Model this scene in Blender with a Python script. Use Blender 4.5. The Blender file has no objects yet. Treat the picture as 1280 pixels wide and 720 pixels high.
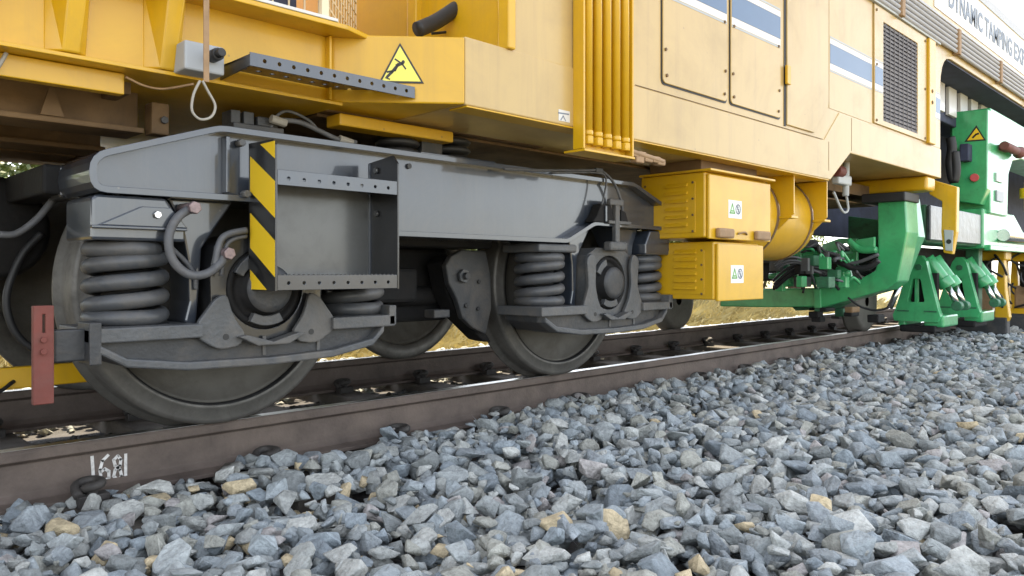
import bpy, bmesh, math, random
import numpy as np
from mathutils import Vector, Matrix
from mathutils.geometry import tessellate_polygon

random.seed(7); np.random.seed(7)
S = bpy.context.scene
C = S.collection
R = math.radians

# ------------------------------------------------------------------ camera
CAM = Vector((0.0, -3.02, 0.60))
FPX, HORY = 960.0, 340.0                     # focal length and horizon row, in photograph pixels
cd = bpy.data.cameras.new('camera'); cam = bpy.data.objects.new('camera', cd); C.objects.link(cam)
cam.location = CAM; cam.rotation_euler = (R(90), 0, R(-45))
cd.sensor_width = 36; cd.lens = 36 * FPX / 1280; cd.shift_y = -(360 - HORY) / 1280
cd.clip_start = 0.05; cd.clip_end = 3000
S.camera = cam

# ------------------------------------------------------------------ sky, sun, exposure
SUN_DIR = Vector((0.75, 1.0, 0.0)).normalized(); SUN_EL = R(54)
sun_vec = Vector((SUN_DIR.x*math.cos(SUN_EL), SUN_DIR.y*math.cos(SUN_EL), math.sin(SUN_EL)))
W = bpy.data.worlds.new('World'); S.world = W; W.use_nodes = True
nt = W.node_tree; bg = nt.nodes['Background']
sky = nt.nodes.new('ShaderNodeTexSky'); sky.sky_type = 'NISHITA'; sky.sun_disc = False
sky.sun_elevation = SUN_EL; sky.sun_rotation = math.atan2(SUN_DIR.x, SUN_DIR.y)
sky.air_density = 1.0; sky.dust_density = 0.8; sky.ozone_density = 1.0
hs = nt.nodes.new('ShaderNodeHueSaturation'); hs.inputs['Saturation'].default_value = 0.32   # thin milky cloud
nt.links.new(sky.outputs[0], hs.inputs['Color']); nt.links.new(hs.outputs[0], bg.inputs['Color'])
bg.inputs['Strength'].default_value = 0.15
sl = bpy.data.lights.new('sun', 'SUN'); sl.energy = 4.0; sl.angle = R(0.6); sl.color = (1.0, 0.86, 0.64)
so = bpy.data.objects.new('sun', sl); C.objects.link(so); so.location = (0, 30, 30)
so.rotation_euler = (-sun_vec).to_track_quat('-Z', 'Y').to_euler()
S.view_settings.view_transform = 'Standard'; S.view_settings.look = 'None'
S.view_settings.gamma = 1.0; S.view_settings.use_curve_mapping = False
S.view_settings.exposure = 2.1
S.render.engine = 'CYCLES'
S.cycles.max_bounces = 8; S.cycles.diffuse_bounces = 4; S.cycles.glossy_bounces = 4

# ------------------------------------------------------------------ pixel -> world helpers
FW = Vector((math.sqrt(.5), math.sqrt(.5), 0)); RT = Vector((math.sqrt(.5), -math.sqrt(.5), 0))
def ray(px, py): return FW + RT*((px-640)/FPX) + Vector((0, 0, -(py-HORY)/FPX))
def hit(px, py, p0, n):
    d = ray(px, py); n = Vector(n)
    return CAM + d*((Vector(p0)-CAM).dot(n)/d.dot(n))
def pY(px, py, Y): return hit(px, py, (0, Y, 0), (0, 1, 0))
def pX(px, py, X): return hit(px, py, (X, 0, 0), (1, 0, 0))
def xY(px, Y): return pY(px, 340, Y).x
def polyY(Y, pts): return [(p.x, p.z) for p in (pY(a, b, Y) for a, b in pts)]
def polyX(X, pts): return [(p.y, p.z) for p in (pX(a, b, X) for a, b in pts)]

# ------------------------------------------------------------------ materials
MATS = {}
def mat(name, col, rough=.5, metal=0., coat=0., var=.12, scale=6., bump=.0, bscale=60., dirt=None, dirt_amt=.35, dirt_scale=3., coat_rough=.08, spec=.5, streak=0., streak_col=(.2,.16,.1)):
    m = bpy.data.materials.new(name); m.use_nodes = True
    t = m.node_tree; b = t.nodes['Principled BSDF']; L = t.links.new
    tc = t.nodes.new('ShaderNodeTexCoord'); oi = t.nodes.new('ShaderNodeObjectInfo')
    add = t.nodes.new('ShaderNodeVectorMath'); add.operation = 'ADD'
    L(tc.outputs['Object'], add.inputs[0]); L(oi.outputs['Location'], add.inputs[1])
    n = t.nodes.new('ShaderNodeTexNoise'); n.inputs['Scale'].default_value = scale; n.inputs['Detail'].default_value = 6
    n.inputs['Roughness'].default_value = .62
    L(add.outputs[0], n.inputs['Vector'])
    r = t.nodes.new('ShaderNodeValToRGB')
    lo = tuple(c*(1-var) for c in col)+(1,); hi = tuple(min(1, c*(1+var)) for c in col)+(1,)
    r.color_ramp.elements[0].color = lo; r.color_ramp.elements[0].position = .3
    r.color_ramp.elements[1].color = hi; r.color_ramp.elements[1].position = .7
    L(n.outputs[0], r.inputs[0])
    out = r.outputs[0]
    if dirt:
        n2 = t.nodes.new('ShaderNodeTexNoise'); n2.inputs['Scale'].default_value = dirt_scale; n2.inputs['Detail'].default_value = 9
        n2.inputs['Roughness'].default_value = .72; n2.inputs['Distortion'].default_value = .6
        L(add.outputs[0], n2.inputs['Vector'])
        r2 = t.nodes.new('ShaderNodeValToRGB'); r2.color_ramp.elements[0].position = .46; r2.color_ramp.elements[1].position = .72
        r2.color_ramp.elements[0].color = (0, 0, 0, 1); r2.color_ramp.elements[1].color = (dirt_amt,)*3+(1,)
        L(n2.outputs[0], r2.inputs[0])
        mx = t.nodes.new('ShaderNodeMix'); mx.data_type = 'RGBA'
        L(r2.outputs[0], mx.inputs['Factor']); L(out, mx.inputs[6]); mx.inputs[7].default_value = tuple(dirt)+(1,)
        out = mx.outputs[2]
        mr = t.nodes.new('ShaderNodeMapRange'); mr.inputs['To Min'].default_value = rough; mr.inputs['To Max'].default_value = min(1, rough+.35)
        L(r2.outputs[0], mr.inputs['Value']); L(mr.outputs[0], b.inputs['Roughness'])
    else:
        b.inputs['Roughness'].default_value = rough
    if streak:                                # rain and oil runs: noise stretched down the panel, broken up by a second noise
        mp = t.nodes.new('ShaderNodeMapping'); mp.inputs['Scale'].default_value = (11, 11, .55)
        L(add.outputs[0], mp.inputs['Vector'])
        ns = t.nodes.new('ShaderNodeTexNoise'); ns.inputs['Scale'].default_value = 1; ns.inputs['Detail'].default_value = 7; ns.inputs['Roughness'].default_value = .68
        L(mp.outputs[0], ns.inputs['Vector'])
        rs_ = t.nodes.new('ShaderNodeValToRGB'); rs_.color_ramp.elements[0].position = .52; rs_.color_ramp.elements[1].position = .78
        rs_.color_ramp.elements[0].color = (0, 0, 0, 1); rs_.color_ramp.elements[1].color = (streak,)*3+(1,)
        L(ns.outputs[0], rs_.inputs[0])
        mz = t.nodes.new('ShaderNodeMix'); mz.data_type = 'RGBA'
        L(rs_.outputs[0], mz.inputs['Factor']); L(out, mz.inputs[6]); mz.inputs[7].default_value = tuple(streak_col)+(1,)
        out = mz.outputs[2]
        sp_ = t.nodes.new('ShaderNodeTexVoronoi'); sp_.inputs['Scale'].default_value = 9   # chips and specks
        L(add.outputs[0], sp_.inputs['Vector'])
        lt = t.nodes.new('ShaderNodeMath'); lt.operation = 'LESS_THAN'; lt.inputs[1].default_value = .045
        L(sp_.outputs['Distance'], lt.inputs[0])
        ml = t.nodes.new('ShaderNodeMath'); ml.operation = 'MULTIPLY'; ml.inputs[1].default_value = .55; L(lt.outputs[0], ml.inputs[0])
        my = t.nodes.new('ShaderNodeMix'); my.data_type = 'RGBA'
        L(ml.outputs[0], my.inputs['Factor']); L(out, my.inputs[6]); my.inputs[7].default_value = tuple(streak_col)+(1,)
        out = my.outputs[2]
    L(out, b.inputs['Base Color'])
    b.inputs['Metallic'].default_value = metal
    b.inputs['Coat Weight'].default_value = coat; b.inputs['Coat Roughness'].default_value = coat_rough
    b.inputs['Specular IOR Level'].default_value = spec
    if bump:
        n3 = t.nodes.new('ShaderNodeTexNoise'); n3.inputs['Scale'].default_value = bscale; n3.inputs['Detail'].default_value = 5
        L(add.outputs[0], n3.inputs['Vector'])
        bp = t.nodes.new('ShaderNodeBump'); bp.inputs['Strength'].default_value = bump; bp.inputs['Distance'].default_value = .01
        L(n3.outputs[0], bp.inputs['Height']); L(bp.outputs[0], b.inputs['Normal'])
    MATS[name] = m
    return m
mat('yellow', (.62, .355, .006), .36, coat=.22, var=.05, scale=2.5, dirt=(.30, .19, .05), dirt_amt=.28, dirt_scale=2.6, bump=.05, bscale=4, coat_rough=.10, streak=.22, streak_col=(.24, .15, .05))
mat('hazed_yellow', (.50, .345, .122), .42, coat=.30, var=.05, scale=2, dirt=(.33, .24, .13), dirt_amt=.40, dirt_scale=1.9, bump=.06, bscale=3, coat_rough=.16, streak=.30, streak_col=(.24, .16, .085))  # same yellow paint, paled in its colour for haze and sky reflection
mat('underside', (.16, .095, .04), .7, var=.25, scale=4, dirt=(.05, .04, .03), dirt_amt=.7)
mat('grey_paint', (.028, .036, .050), .28, coat=1.0, var=.12, scale=5, dirt=(.10, .09, .078), dirt_amt=.35, dirt_scale=4, bump=.03, bscale=6, coat_rough=.06, streak=.20, streak_col=(.13,.12,.10))
mat('dusty_grey', (.034, .036, .039), .5, var=.2, scale=9, dirt=(.13, .112, .09), dirt_amt=.6, dirt_scale=6, bump=.2, bscale=70)
mat('cast_grey', (.072, .076, .080), .45, var=.18, scale=10, dirt=(.17, .148, .12), dirt_amt=.65, dirt_scale=5, bump=.25, bscale=60)
mat('dark_steel', (.010, .010, .0105), .7, spec=.25, var=.25, scale=8, dirt=(.035, .03, .027), dirt_amt=.45, dirt_scale=5, bump=.15, bscale=50)
mat('black_paint', (.012, .0125, .014), .30, coat=.5, var=.2, scale=6, dirt=(.05, .05, .05), dirt_amt=.3, dirt_scale=9, coat_rough=.12)
mat('scuffed_plate', (.085, .088, .088), .30, metal=.25, var=.08, scale=3, dirt=(.045, .042, .04), dirt_amt=.45, dirt_scale=5, coat=.4, coat_rough=.15)
mat('wheel_disc', (.088, .082, .070), .6, metal=.1, var=.2, scale=4, dirt=(.045, .036, .028), dirt_amt=.6, dirt_scale=4, bump=.15, bscale=40)
mat('wheel_rim', (.12, .115, .105), .45, metal=.35, var=.2, scale=10, dirt=(.05, .045, .04), dirt_amt=.5, dirt_scale=12)
mat('bright_steel', (.62, .62, .62), .22, metal=1., var=.05)
mat('tread_steel', (.5, .5, .5), .30, metal=1., var=.15, scale=15)
mat('rail_rust', (.105, .080, .066), .75, var=.3, scale=7, dirt=(.165, .13, .105), dirt_amt=.65, dirt_scale=3.5, bump=.3, bscale=70)
mat('concrete', (.09, .078, .064), .9, var=.25, scale=7, dirt=(.03, .026, .022), dirt_amt=.7, dirt_scale=4, bump=.3, bscale=80)
mat('clip_steel', (.045, .04, .036), .7, var=.3, scale=30, bump=.2)
mat('spring_paint', (.060, .064, .070), .42, var=.15, scale=9, dirt=(.15, .13, .105), dirt_amt=.5, dirt_scale=6, bump=.12, bscale=60)
mat('rubber', (.018, .018, .019), .55, var=.2, scale=20)
mat('hose_grey', (.085, .088, .095), .55, var=.2, scale=20, dirt=(.2, .19, .18), dirt_amt=.4, dirt_scale=15)
mat('pink_cap', (.22, .165, .165), .4, metal=.4, var=.3, scale=60)
mat('red_plate', (.14, .034, .024), .65, var=.2, scale=12, dirt=(.14, .085, .07), dirt_amt=.6, dirt_scale=9, bump=.1)
mat('hazard_yellow', (.83, .55, .02), .45, var=.04)
mat('hazard_black', (.02, .02, .02), .5, var=.2)
mat('decal_yellow', (.80, .72, .12), .45, var=.05)
mat('decal_white', (.75, .76, .74), .5, var=.05)
mat('decal_grey', (.40, .42, .42), .5, var=.05)
mat('decal_green', (.18, .42, .12), .5, var=.05)
mat('stripe_blue', (.06, .12, .22), .4, coat=.2, var=.05)
mat('stripe_white', (.62, .61, .58), .4, coat=.2, var=.03)
mat('green', (.055, .40, .145), .32, coat=.65, var=.12, scale=4, dirt=(.03, .13, .05), dirt_amt=.45, dirt_scale=5, coat_rough=.12, streak=.25, streak_col=(.03,.07,.035))
mat('dark_green', (.03, .15, .07), .5, var=.2, scale=6, dirt=(.03, .035, .03), dirt_amt=.7, dirt_scale=8)
mat('grey_box', (.34, .36, .38), .45, var=.05)
mat('strap_brown', (.30, .19, .10), .7, var=.15, scale=30)
mat('wire_white', (.30, .28, .24), .5, var=.1)
mat('mesh_cream', (.75, .62, .42), .5, var=.05)
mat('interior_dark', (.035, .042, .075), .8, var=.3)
mat('louvre_grey', (.125, .108, .098), .6, var=.2, scale=20)
mat('roof_grey', (.40, .40, .41), .5, var=.06)
mat('plastic_wrap', (.035, .037, .045), .35, coat=.35, var=.5, scale=14, bump=.9, bscale=9, coat_rough=.2)
mat('red_paint', (.45, .05, .05), .5, var=.15)
mat('letter_grey', (.16, .19, .24), .5, var=.05)
mat('chalk', (.62, .60, .57), .9, var=.25, scale=60)
mat('ground', (.22, .185, .10), .95, var=.35, scale=.8, bump=.4, bscale=20)
mat('bed', (.05, .046, .043), .95, var=.35, scale=12, bump=.5, bscale=60)
mat('dry_grass', (.42, .37, .19), .8, var=.35, scale=1.3)
mat('leaf', (.11, .15, .035), .6, var=.45, scale=2.0)
mat('bark', (.10, .075, .05), .9, var=.3, scale=12)
for nm in ('leaf', 'dry_grass'):
    b = MATS[nm].node_tree.nodes['Principled BSDF']
    b.inputs['Transmission Weight'].default_value = 0

def stone_mat(name, use_attr):
    m = bpy.data.materials.new(name); m.use_nodes = True; t = m.node_tree; b = t.nodes['Principled BSDF']; L = t.links.new
    if use_attr:
        a = t.nodes.new('ShaderNodeAttribute'); a.attribute_name = 'tint'; col = a.outputs['Color']
    else:
        a = t.nodes.new('ShaderNodeObjectInfo'); col = a.outputs['Color']
    geo = t.nodes.new('ShaderNodeNewGeometry')
    n = t.nodes.new('ShaderNodeTexNoise'); n.inputs['Scale'].default_value = 38; n.inputs['Detail'].default_value = 8; n.inputs['Roughness'].default_value = .7
    L(geo.outputs['Position'], n.inputs['Vector'])
    mr = t.nodes.new('ShaderNodeMapRange'); mr.inputs['From Min'].default_value = .3; mr.inputs['From Max'].default_value = .7
    mr.inputs['To Min'].default_value = .62; mr.inputs['To Max'].default_value = 1.3
    L(n.outputs[0], mr.inputs['Value'])
    mx = t.nodes.new('ShaderNodeMix'); mx.data_type = 'RGBA'; mx.blend_type = 'MULTIPLY'; mx.inputs['Factor'].default_value = 1
    L(col, mx.inputs[6]); L(mr.outputs[0], mx.inputs[7])
    L(mx.outputs[2], b.inputs['Base Color']); b.inputs['Roughness'].default_value = .8
    n2 = t.nodes.new('ShaderNodeTexNoise'); n2.inputs['Scale'].default_value = 75; n2.inputs['Detail'].default_value = 6
    L(geo.outputs['Position'], n2.inputs['Vector'])
    bp = t.nodes.new('ShaderNodeBump'); bp.inputs['Strength'].default_value = .8; bp.inputs['Distance'].default_value = .014
    L(n2.outputs[0], bp.inputs['Height']); L(bp.outputs[0], b.inputs['Normal'])
    MATS[name] = m
stone_mat('stone_mass', True); stone_mat('stone_single', False)

# ------------------------------------------------------------------ mesh builder
class MB:
    def __init__(s): s.v = []; s.f = []; s.sm = []
    def add(s, vs, fs, smooth=False):
        o = len(s.v); s.v += [tuple(v) for v in vs]
        for f in fs: s.f.append(tuple(i+o for i in f)); s.sm.append(smooth)
        return s
    def box(s, a, b):
        (x0, y0, z0), (x1, y1, z1) = a, b
        vs = [(x0,y0,z0),(x1,y0,z0),(x1,y1,z0),(x0,y1,z0),(x0,y0,z1),(x1,y0,z1),(x1,y1,z1),(x0,y1,z1)]
        return s.add(vs, [(0,3,2,1),(4,5,6,7),(0,1,5,4),(1,2,6,5),(2,3,7,6),(3,0,4,7)])
    def prism(s, poly, axis, a, b, smooth_side=False):
        def m(u, v, w): return {'x': (w, u, v), 'y': (u, w, v), 'z': (u, v, w)}[axis]
        n = len(poly); vs = [m(u, v, a) for u, v in poly]+[m(u, v, b) for u, v in poly]
        s.add(vs, [tuple(range(n)), tuple(range(2*n-1, n-1, -1))])
        o = len(s.v)-2*n
        for i in range(n):
            j = (i+1) % n; s.f.append((o+i, o+j, o+n+j, o+n+i)); s.sm.append(smooth_side)
        return s
    def holed(s, outer, holes, axis, a, b):
        def m(u, v, w): return {'x': (w, u, v), 'y': (u, w, v), 'z': (u, v, w)}[axis]
        loops = [outer]+holes
        tris = tessellate_polygon([[Vector((u, v, 0)) for u, v in l] for l in loops])
        flat = [p for l in loops for p in l]; n = len(flat)
        vs = [m(u, v, a) for u, v in flat]+[m(u, v, b) for u, v in flat]
        fs = [tuple(t) for t in tris]+[tuple(i+n for i in t[::-1]) for t in tris]
        k = 0
        for l in loops:
            for i in range(len(l)):
                j = (i+1) % len(l); fs.append((k+i, k+j, n+k+j, n+k+i))
            k += len(l)
        return s.add(vs, fs)
    def lathe(s, prof, c, axis='y', seg=48, smooth=True):
        # prof: (radius, along-axis)
        c = Vector(c); vs = []; fs = []; n = len(prof)
        for i in range(seg):
            t = 2*math.pi*i/seg; cs, sn = math.cos(t), math.sin(t)
            for r, h in prof:
                vs.append(c+Vector({'y': (r*cs, h, r*sn), 'x': (h, r*cs, r*sn), 'z': (r*cs, r*sn, h)}[axis]))
        for i in range(seg):
            j = (i+1) % seg
            for k in range(n-1): fs.append((i*n+k, i*n+k+1, j*n+k+1, j*n+k))
        return s.add(vs, fs, smooth)
    def cyl(s, a, b, r, seg=16, r2=None, caps=True):
        a = Vector(a); b = Vector(b); d = (b-a).normalized(); u = d.orthogonal().normalized(); w = d.cross(u)
        r2 = r if r2 is None else r2; vs = []
        for p, q in ((a, r), (b, r2)):
            for i in range(seg):
                t = 2*math.pi*i/seg; vs.append(p+u*math.cos(t)*q+w*math.sin(t)*q)
        o = len(s.v)
        s.add(vs, [(i, (i+1) % seg, seg+(i+1) % seg, seg+i) for i in range(seg)], True)
        if caps:
            s.f.append(tuple(o+i for i in range(seg-1, -1, -1))); s.sm.append(False)
            s.f.append(tuple(o+seg+i for i in range(seg))); s.sm.append(False)
        return s
    def tube(s, pts, r, seg=10, closed=False, sub=6):
        P = [Vector(p) for p in pts]
        if sub > 1 and len(P) > 2:            # Catmull-Rom
            Q = []
            n = len(P)
            rng = range(n) if closed else range(n-1)
            for i in rng:
                p0 = P[(i-1) % n] if closed or i > 0 else P[0]; p1 = P[i]; p2 = P[(i+1) % n]
                p3 = P[(i+2) % n] if closed or i+2 < n else P[n-1]
                for k in range(sub):
                    t = k/sub
                    Q.append(.5*((2*p1)+(p2-p0)*t+(2*p0-5*p1+4*p2-p3)*t*t+(3*p1-p0-3*p2+p3)*t**3))
            if not closed: Q.append(P[-1])
            P = Q
        n = len(P); vs = []; u = None
        for i in range(n):
            a = P[i-1] if (closed or i > 0) else P[0]; b = P[(i+1) % n] if (closed or i < n-1) else P[-1]
            d = (b-a).normalized()
            u = d.orthogonal().normalized() if u is None else (u-d*u.dot(d)).normalized()
            w = d.cross(u)
            rr = r[i*len(r)//n] if isinstance(r, (list, tuple)) else r
            for k in range(seg):
                t = 2*math.pi*k/seg; vs.append(P[i]+u*math.cos(t)*rr+w*math.sin(t)*rr)
        fs = []
        for i in range(n if closed else n-1):
            j = (i+1) % n
            for k in range(seg): fs.append((i*seg+k, i*seg+(k+1) % seg, j*seg+(k+1) % seg, j*seg+k))
        if not closed: fs += [tuple(range(seg-1, -1, -1)), tuple((n-1)*seg+k for k in range(seg))]
        return s.add(vs, fs, True)
    def plate(s, pts, nrm, th=.0015):         # thin polygon from world points, raised along nrm
        n = Vector(nrm).normalized()*th; k = len(pts); P = [Vector(p) for p in pts]
        vs = P+[p+n for p in P]
        return s.add(vs, [tuple(range(k)), tuple(range(2*k-1, k-1, -1))]+[(i, (i+1) % k, k+(i+1) % k, k+i) for i in range(k)])
    def ribbon(s, pts, nrm, w, th=.0015):
        n = Vector(nrm).normalized(); P = [Vector(p) for p in pts]
        for a, b in zip(P[:-1], P[1:]):
            d = (b-a).normalized(); e = n.cross(d)*w/2; a2 = a-d*w*.3; b2 = b+d*w*.3
            s.plate([a2-e, b2-e, b2+e, a2+e], n, th)
        return s
    def build(s, name, material, parent=None, bevel=.004, seg=2, fix=True):
        me = bpy.data.meshes.new(name); me.from_pydata(s.v, [], s.f)
        me.polygons.foreach_set('use_smooth', s.sm)
        if fix:
            bm = bmesh.new(); bm.from_mesh(me); bmesh.ops.recalc_face_normals(bm, faces=bm.faces); bm.to_mesh(me); bm.free()
        me.materials.append(MATS[material]); me.update()
        o = bpy.data.objects.new(name, me); C.objects.link(o)
        if bevel:
            md = o.modifiers.new('bevel', 'BEVEL'); md.width = bevel; md.segments = seg; md.limit_method = 'ANGLE'; md.angle_limit = R(38)
        if parent is not None: setp(o, parent)
        return o
def world_loc(o):
    l = Vector(o.location)
    while o.parent: o = o.parent; l += Vector(o.location)
    return l
def setp(o, parent):
    o.location = Vector(o.location)-world_loc(parent); o.parent = parent
def tag(o, label=None, cat=None, group=None, kind=None):
    for k, v in (('label', label), ('category', cat), ('group', group), ('kind', kind)):
        if v: o[k] = v
    return o
def thing(name, loc, label, cat, group=None):
    o = bpy.data.objects.new(name, None); C.objects.link(o); o.location = loc; o.empty_display_size = .2
    return tag(o, label, cat, group)
def circ(cx, cy, r, n=10, a0=0.): return [(cx+r*math.cos(a0+2*math.pi*i/n), cy+r*math.sin(a0+2*math.pi*i/n)) for i in range(n)]
def rect(u0, v0, u1, v1): return [(u0, v0), (u1, v0), (u1, v1), (u0, v1)]
def bolt(p, nrm, r, h, parent, material='dusty_grey', name='bolt'):
    p = Vector(p); n = Vector(nrm).normalized()
    return MB().cyl(p, p+n*h, r, 6).build(name, material, parent, bevel=.0015, seg=1)

# ================================================================== SETTING
o = MB().add([(-400,-400,-.42),(400,-400,-.42),(400,600,-.42),(-400,600,-.42)], [(0,1,2,3)]).build('ground', 'ground', bevel=0); tag(o, kind='structure')
o = MB().prism([(-4.6,-.42),(-4.2,-.275),(3.1,-.275),(3.7,-.42)], 'x', -30, 60).build('ballast_bed', 'bed', bevel=0); tag(o, kind='structure')

# ---- rails
RP = [(-.036,-.009),(-.028,0),(.028,0),(.036,-.009),(.036,-.036),(.010,-.05),(.009,-.15),(.03,-.172),(.075,-.184),(.075,-.2),(-.075,-.2),(-.075,-.184),(-.03,-.172),(-.009,-.15),(-.010,-.05),(-.036,-.036)]
def rail(y, label):
    o = MB().prism([(a+y, b) for a, b in RP], 'x', -25, 50).build('rail', 'rail_rust', bevel=.003)
    tag(o, label, 'rail')
    MB().box((-25, y-.024, .0004), (50, y+.024, .0016)).build('running_surface', 'tread_steel', o, bevel=0)
    return o
rail1 = rail(0.0, 'brown steel rail with white number 68 painted on its web')
rail2 = rail(1.507, 'brown steel rail behind the sleepers, next to the dry grass')
# painted number on the web
def on_web(pts): return [pY(a, b, -.0095) for a, b in pts]
num = MB()
for st in ([(115,571),(117,601)], [(117,601),(122,602)],
           [(135,569),(128,576),(125,587),(126,597),(131,601),(136,597),(136,589),(131,586),(126,590)],
           [(147,570),(142,575),(144,582),(150,587),(152,595),(147,600),(142,595),(144,587),(150,582),(151,574),(147,570)],
           [(157,568),(157,601)]):
    num.ribbon(on_web(st), (0, -1, 0), .0105, .0012)
num.build('painted_number', 'chalk', rail1, bevel=0)

# ---- sleepers with fastenings
SLEEPER_GROUP = 'sleepers under the rails'
def clip_mesh():
    m = MB()
    m.box((-.05, -.045, -.205), (.05, .01, -.165))
    m.tube([(-.045,-.025,-.165),(-.042,.025,-.142),(-.012,.04,-.132),(.022,.028,-.13),(.03,-.015,-.13),(.008,-.038,-.134),(-.018,-.02,-.142),(-.015,.045,-.165)], .017, 8, sub=3)
    m.cyl((0,-.02,-.17),(0,-.02,-.125), .018, 6)
    return m
proto_clip = None; proto_sleeper = None
for k in range(-10, 22):
    x = 4.15+.66*k
    if proto_sleeper is None:
        s_ = MB().prism([(-.14,-.32),(.14,-.32),(.105,-.203),(-.105,-.203)], 'y', -.55, 2.06).build('sleeper', 'concrete', bevel=.012)
        proto_sleeper = s_
    else:
        s_ = proto_sleeper.copy(); C.objects.link(s_)
    s_.location = (x, 0, 0)
    tag(s_, 'grey brown concrete sleeper carrying both rails, with dark spring clips', 'sleeper', SLEEPER_GROUP)
    for yy, rot in ((-.105, 0), (.105, math.pi), (1.507-.105, 0), (1.507+.105, math.pi)):
        if proto_clip is None:
            c_ = clip_mesh().build('rail_clip', 'clip_steel', bevel=.003, seg=1); proto_clip = c_
        else:
            c_ = proto_clip.copy(); C.objects.link(c_)
        c_.location = (0, yy, 0); c_.rotation_euler = (0, 0, rot); c_.parent = s_

# ---- ballast: stones dropped one after another on a height field
def stone_proto(i):
    rs = np.random.RandomState(100+i)
    n = rs.randint(9, 15)
    p = rs.normal(size=(n, 3)); p /= np.linalg.norm(p, axis=1)[:, None]
    p *= rs.uniform(.82, 1.08, (n, 1)); p = np.sign(p)*np.abs(p)**rs.uniform(.75, 1.0)
    p *= np.array([1.0, rs.uniform(.6, .92), rs.uniform(.38, .72)])
    bm = bmesh.new(); vs = [bm.verts.new(q) for q in p]
    r = bmesh.ops.convex_hull(bm, input=vs)
    bad = [v for v in bm.verts if not v.link_faces]
    for v in bad: bm.verts.remove(v)
    bmesh.ops.dissolve_limit(bm, angle_limit=R(14), verts=bm.verts, edges=bm.edges)
    bmesh.ops.bevel(bm, geom=bm.edges[:], offset=.045, segments=1, affect='EDGES', profile=.5)
    bmesh.ops.triangulate(bm, faces=bm.faces)
    bmesh.ops.recalc_face_normals(bm, faces=bm.faces)
    bm.verts.index_update()
    V = np.array([v.co for v in bm.verts], dtype=np.float32); F = np.array([[v.index for v in f.verts] for f in bm.faces], dtype=np.int32)
    bm.free(); return V, F
PROTO = [stone_proto(i) for i in range(36)]
GX0, GY0, CELL = -3.0, -4.2, .01
NX, NY = 1900, 760
Hm = np.full((NX, NY), -.275, dtype=np.float32)
for k in range(-10, 22):                     # the sleepers already lie there
    i0 = int((4.15+.66*k-.12-GX0)/CELL)
    if i0 > 0: Hm[i0:i0+24, int((-.55-GY0)/CELL):int((2.06-GY0)/CELL)] = -.203
RECT = [  # x0,x1,y0,y1, coverage factor, target level
    (-1.6, 15.5, -3.6, -.045, 2.8, -.162), (-2.5, 15.5, .085, 1.42, .9, -.235), (-2.5, 15.5, 1.6, 3.2, 1.3, -.21)]
stones = []
rs = np.random.RandomState(5)
def rotmat(a, b, c):
    ca, sa, cb, sb, cc, sc = math.cos(a), math.sin(a), math.cos(b), math.sin(b), math.cos(c), math.sin(c)
    return np.array([[cc, -sc, 0], [sc, cc, 0], [0, 0, 1]]) @ np.array([[cb, 0, sb], [0, 1, 0], [-sb, 0, cb]]) @ np.array([[1, 0, 0], [0, ca, -sa], [0, sa, ca]])
for zi, (x0, x1, y0, y1, cov, lev) in enumerate(RECT):
    cnt = int((x1-x0)*(y1-y0)*cov/.0034)
    for i in range(cnt):
        s_ = float(np.clip(rs.lognormal(math.log(.039), .38), .014, .076)) if zi != 1 else float(rs.uniform(.02, .045))
        x = rs.uniform(x0, x1); y = rs.uniform(y0+s_*.6, y1-s_*.6)
        if zi == 0:
            # leave out what lies far behind the camera's line of sight
            if (x-CAM.x)*FW.x+(y-CAM.y)*FW.y < .7: continue
        ci, cj = int((x-GX0)/CELL), int((y-GY0)/CELL); r = max(1, int(s_*.8/CELL))
        win = Hm[ci-r:ci+r+1, cj-r:cj+r+1]
        base = float(win.mean())*.55+float(win.max())*.45
        lv = lev + (.025*math.sin(x*1.9+y*.8)*math.sin(y*2.3+.5) if zi == 0 else 0)
        if zi == 0: lv += .030*max(0., 1+y/.5)*min(1., max(-1.3, (x-1.3)*2.5))
        if base > lv-.004: continue
        k = rs.randint(len(PROTO))
        tz = s_*.42
        z = base+tz*.50
        stones.append((x, y, z, s_, k, rs.normal(0, .32), rs.normal(0, .32), rs.uniform(0, 6.283), zi))
        gi = np.arange(-r, r+1)*CELL
        d2 = (gi[:, None]**2+gi[None, :]**2)/(s_*.85)**2
        dome = z+tz*np.sqrt(np.clip(1-d2, 0, 1))-tz*.35
        Hm[ci-r:ci+r+1, cj-r:cj+r+1] = np.where(d2 < 1, np.maximum(win, dome), win)
ST = np.array(stones)
GREYS = np.array([(.205,.235,.265),(.25,.275,.30),(.29,.31,.32),(.33,.34,.335),(.22,.235,.24),(.30,.30,.275),(.27,.30,.325),(.38,.385,.375)])
def stone_col(st):
    c = GREYS[rs.randint(len(GREYS))]*rs.uniform(.92, 1.32)*np.array((1.0, 1.0, .96))
    x, y, zi = st[0], st[1], st[8]
    warm = .002
    if zi == 0 and x < 1.75 and y > -2.1: warm = .085
    if rs.uniform() < warm: c = np.array((.60, .49, .31))*rs.uniform(.7, 1.1)
    elif rs.uniform() < .03: c = np.array((.38, .355, .34))
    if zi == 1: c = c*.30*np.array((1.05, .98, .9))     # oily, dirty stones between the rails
    if zi == 2: c = c*np.array((1.1, 1.02, .88))
    return np.clip(c, 0, 1)
cols = [stone_col(s) for s in stones]
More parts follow.
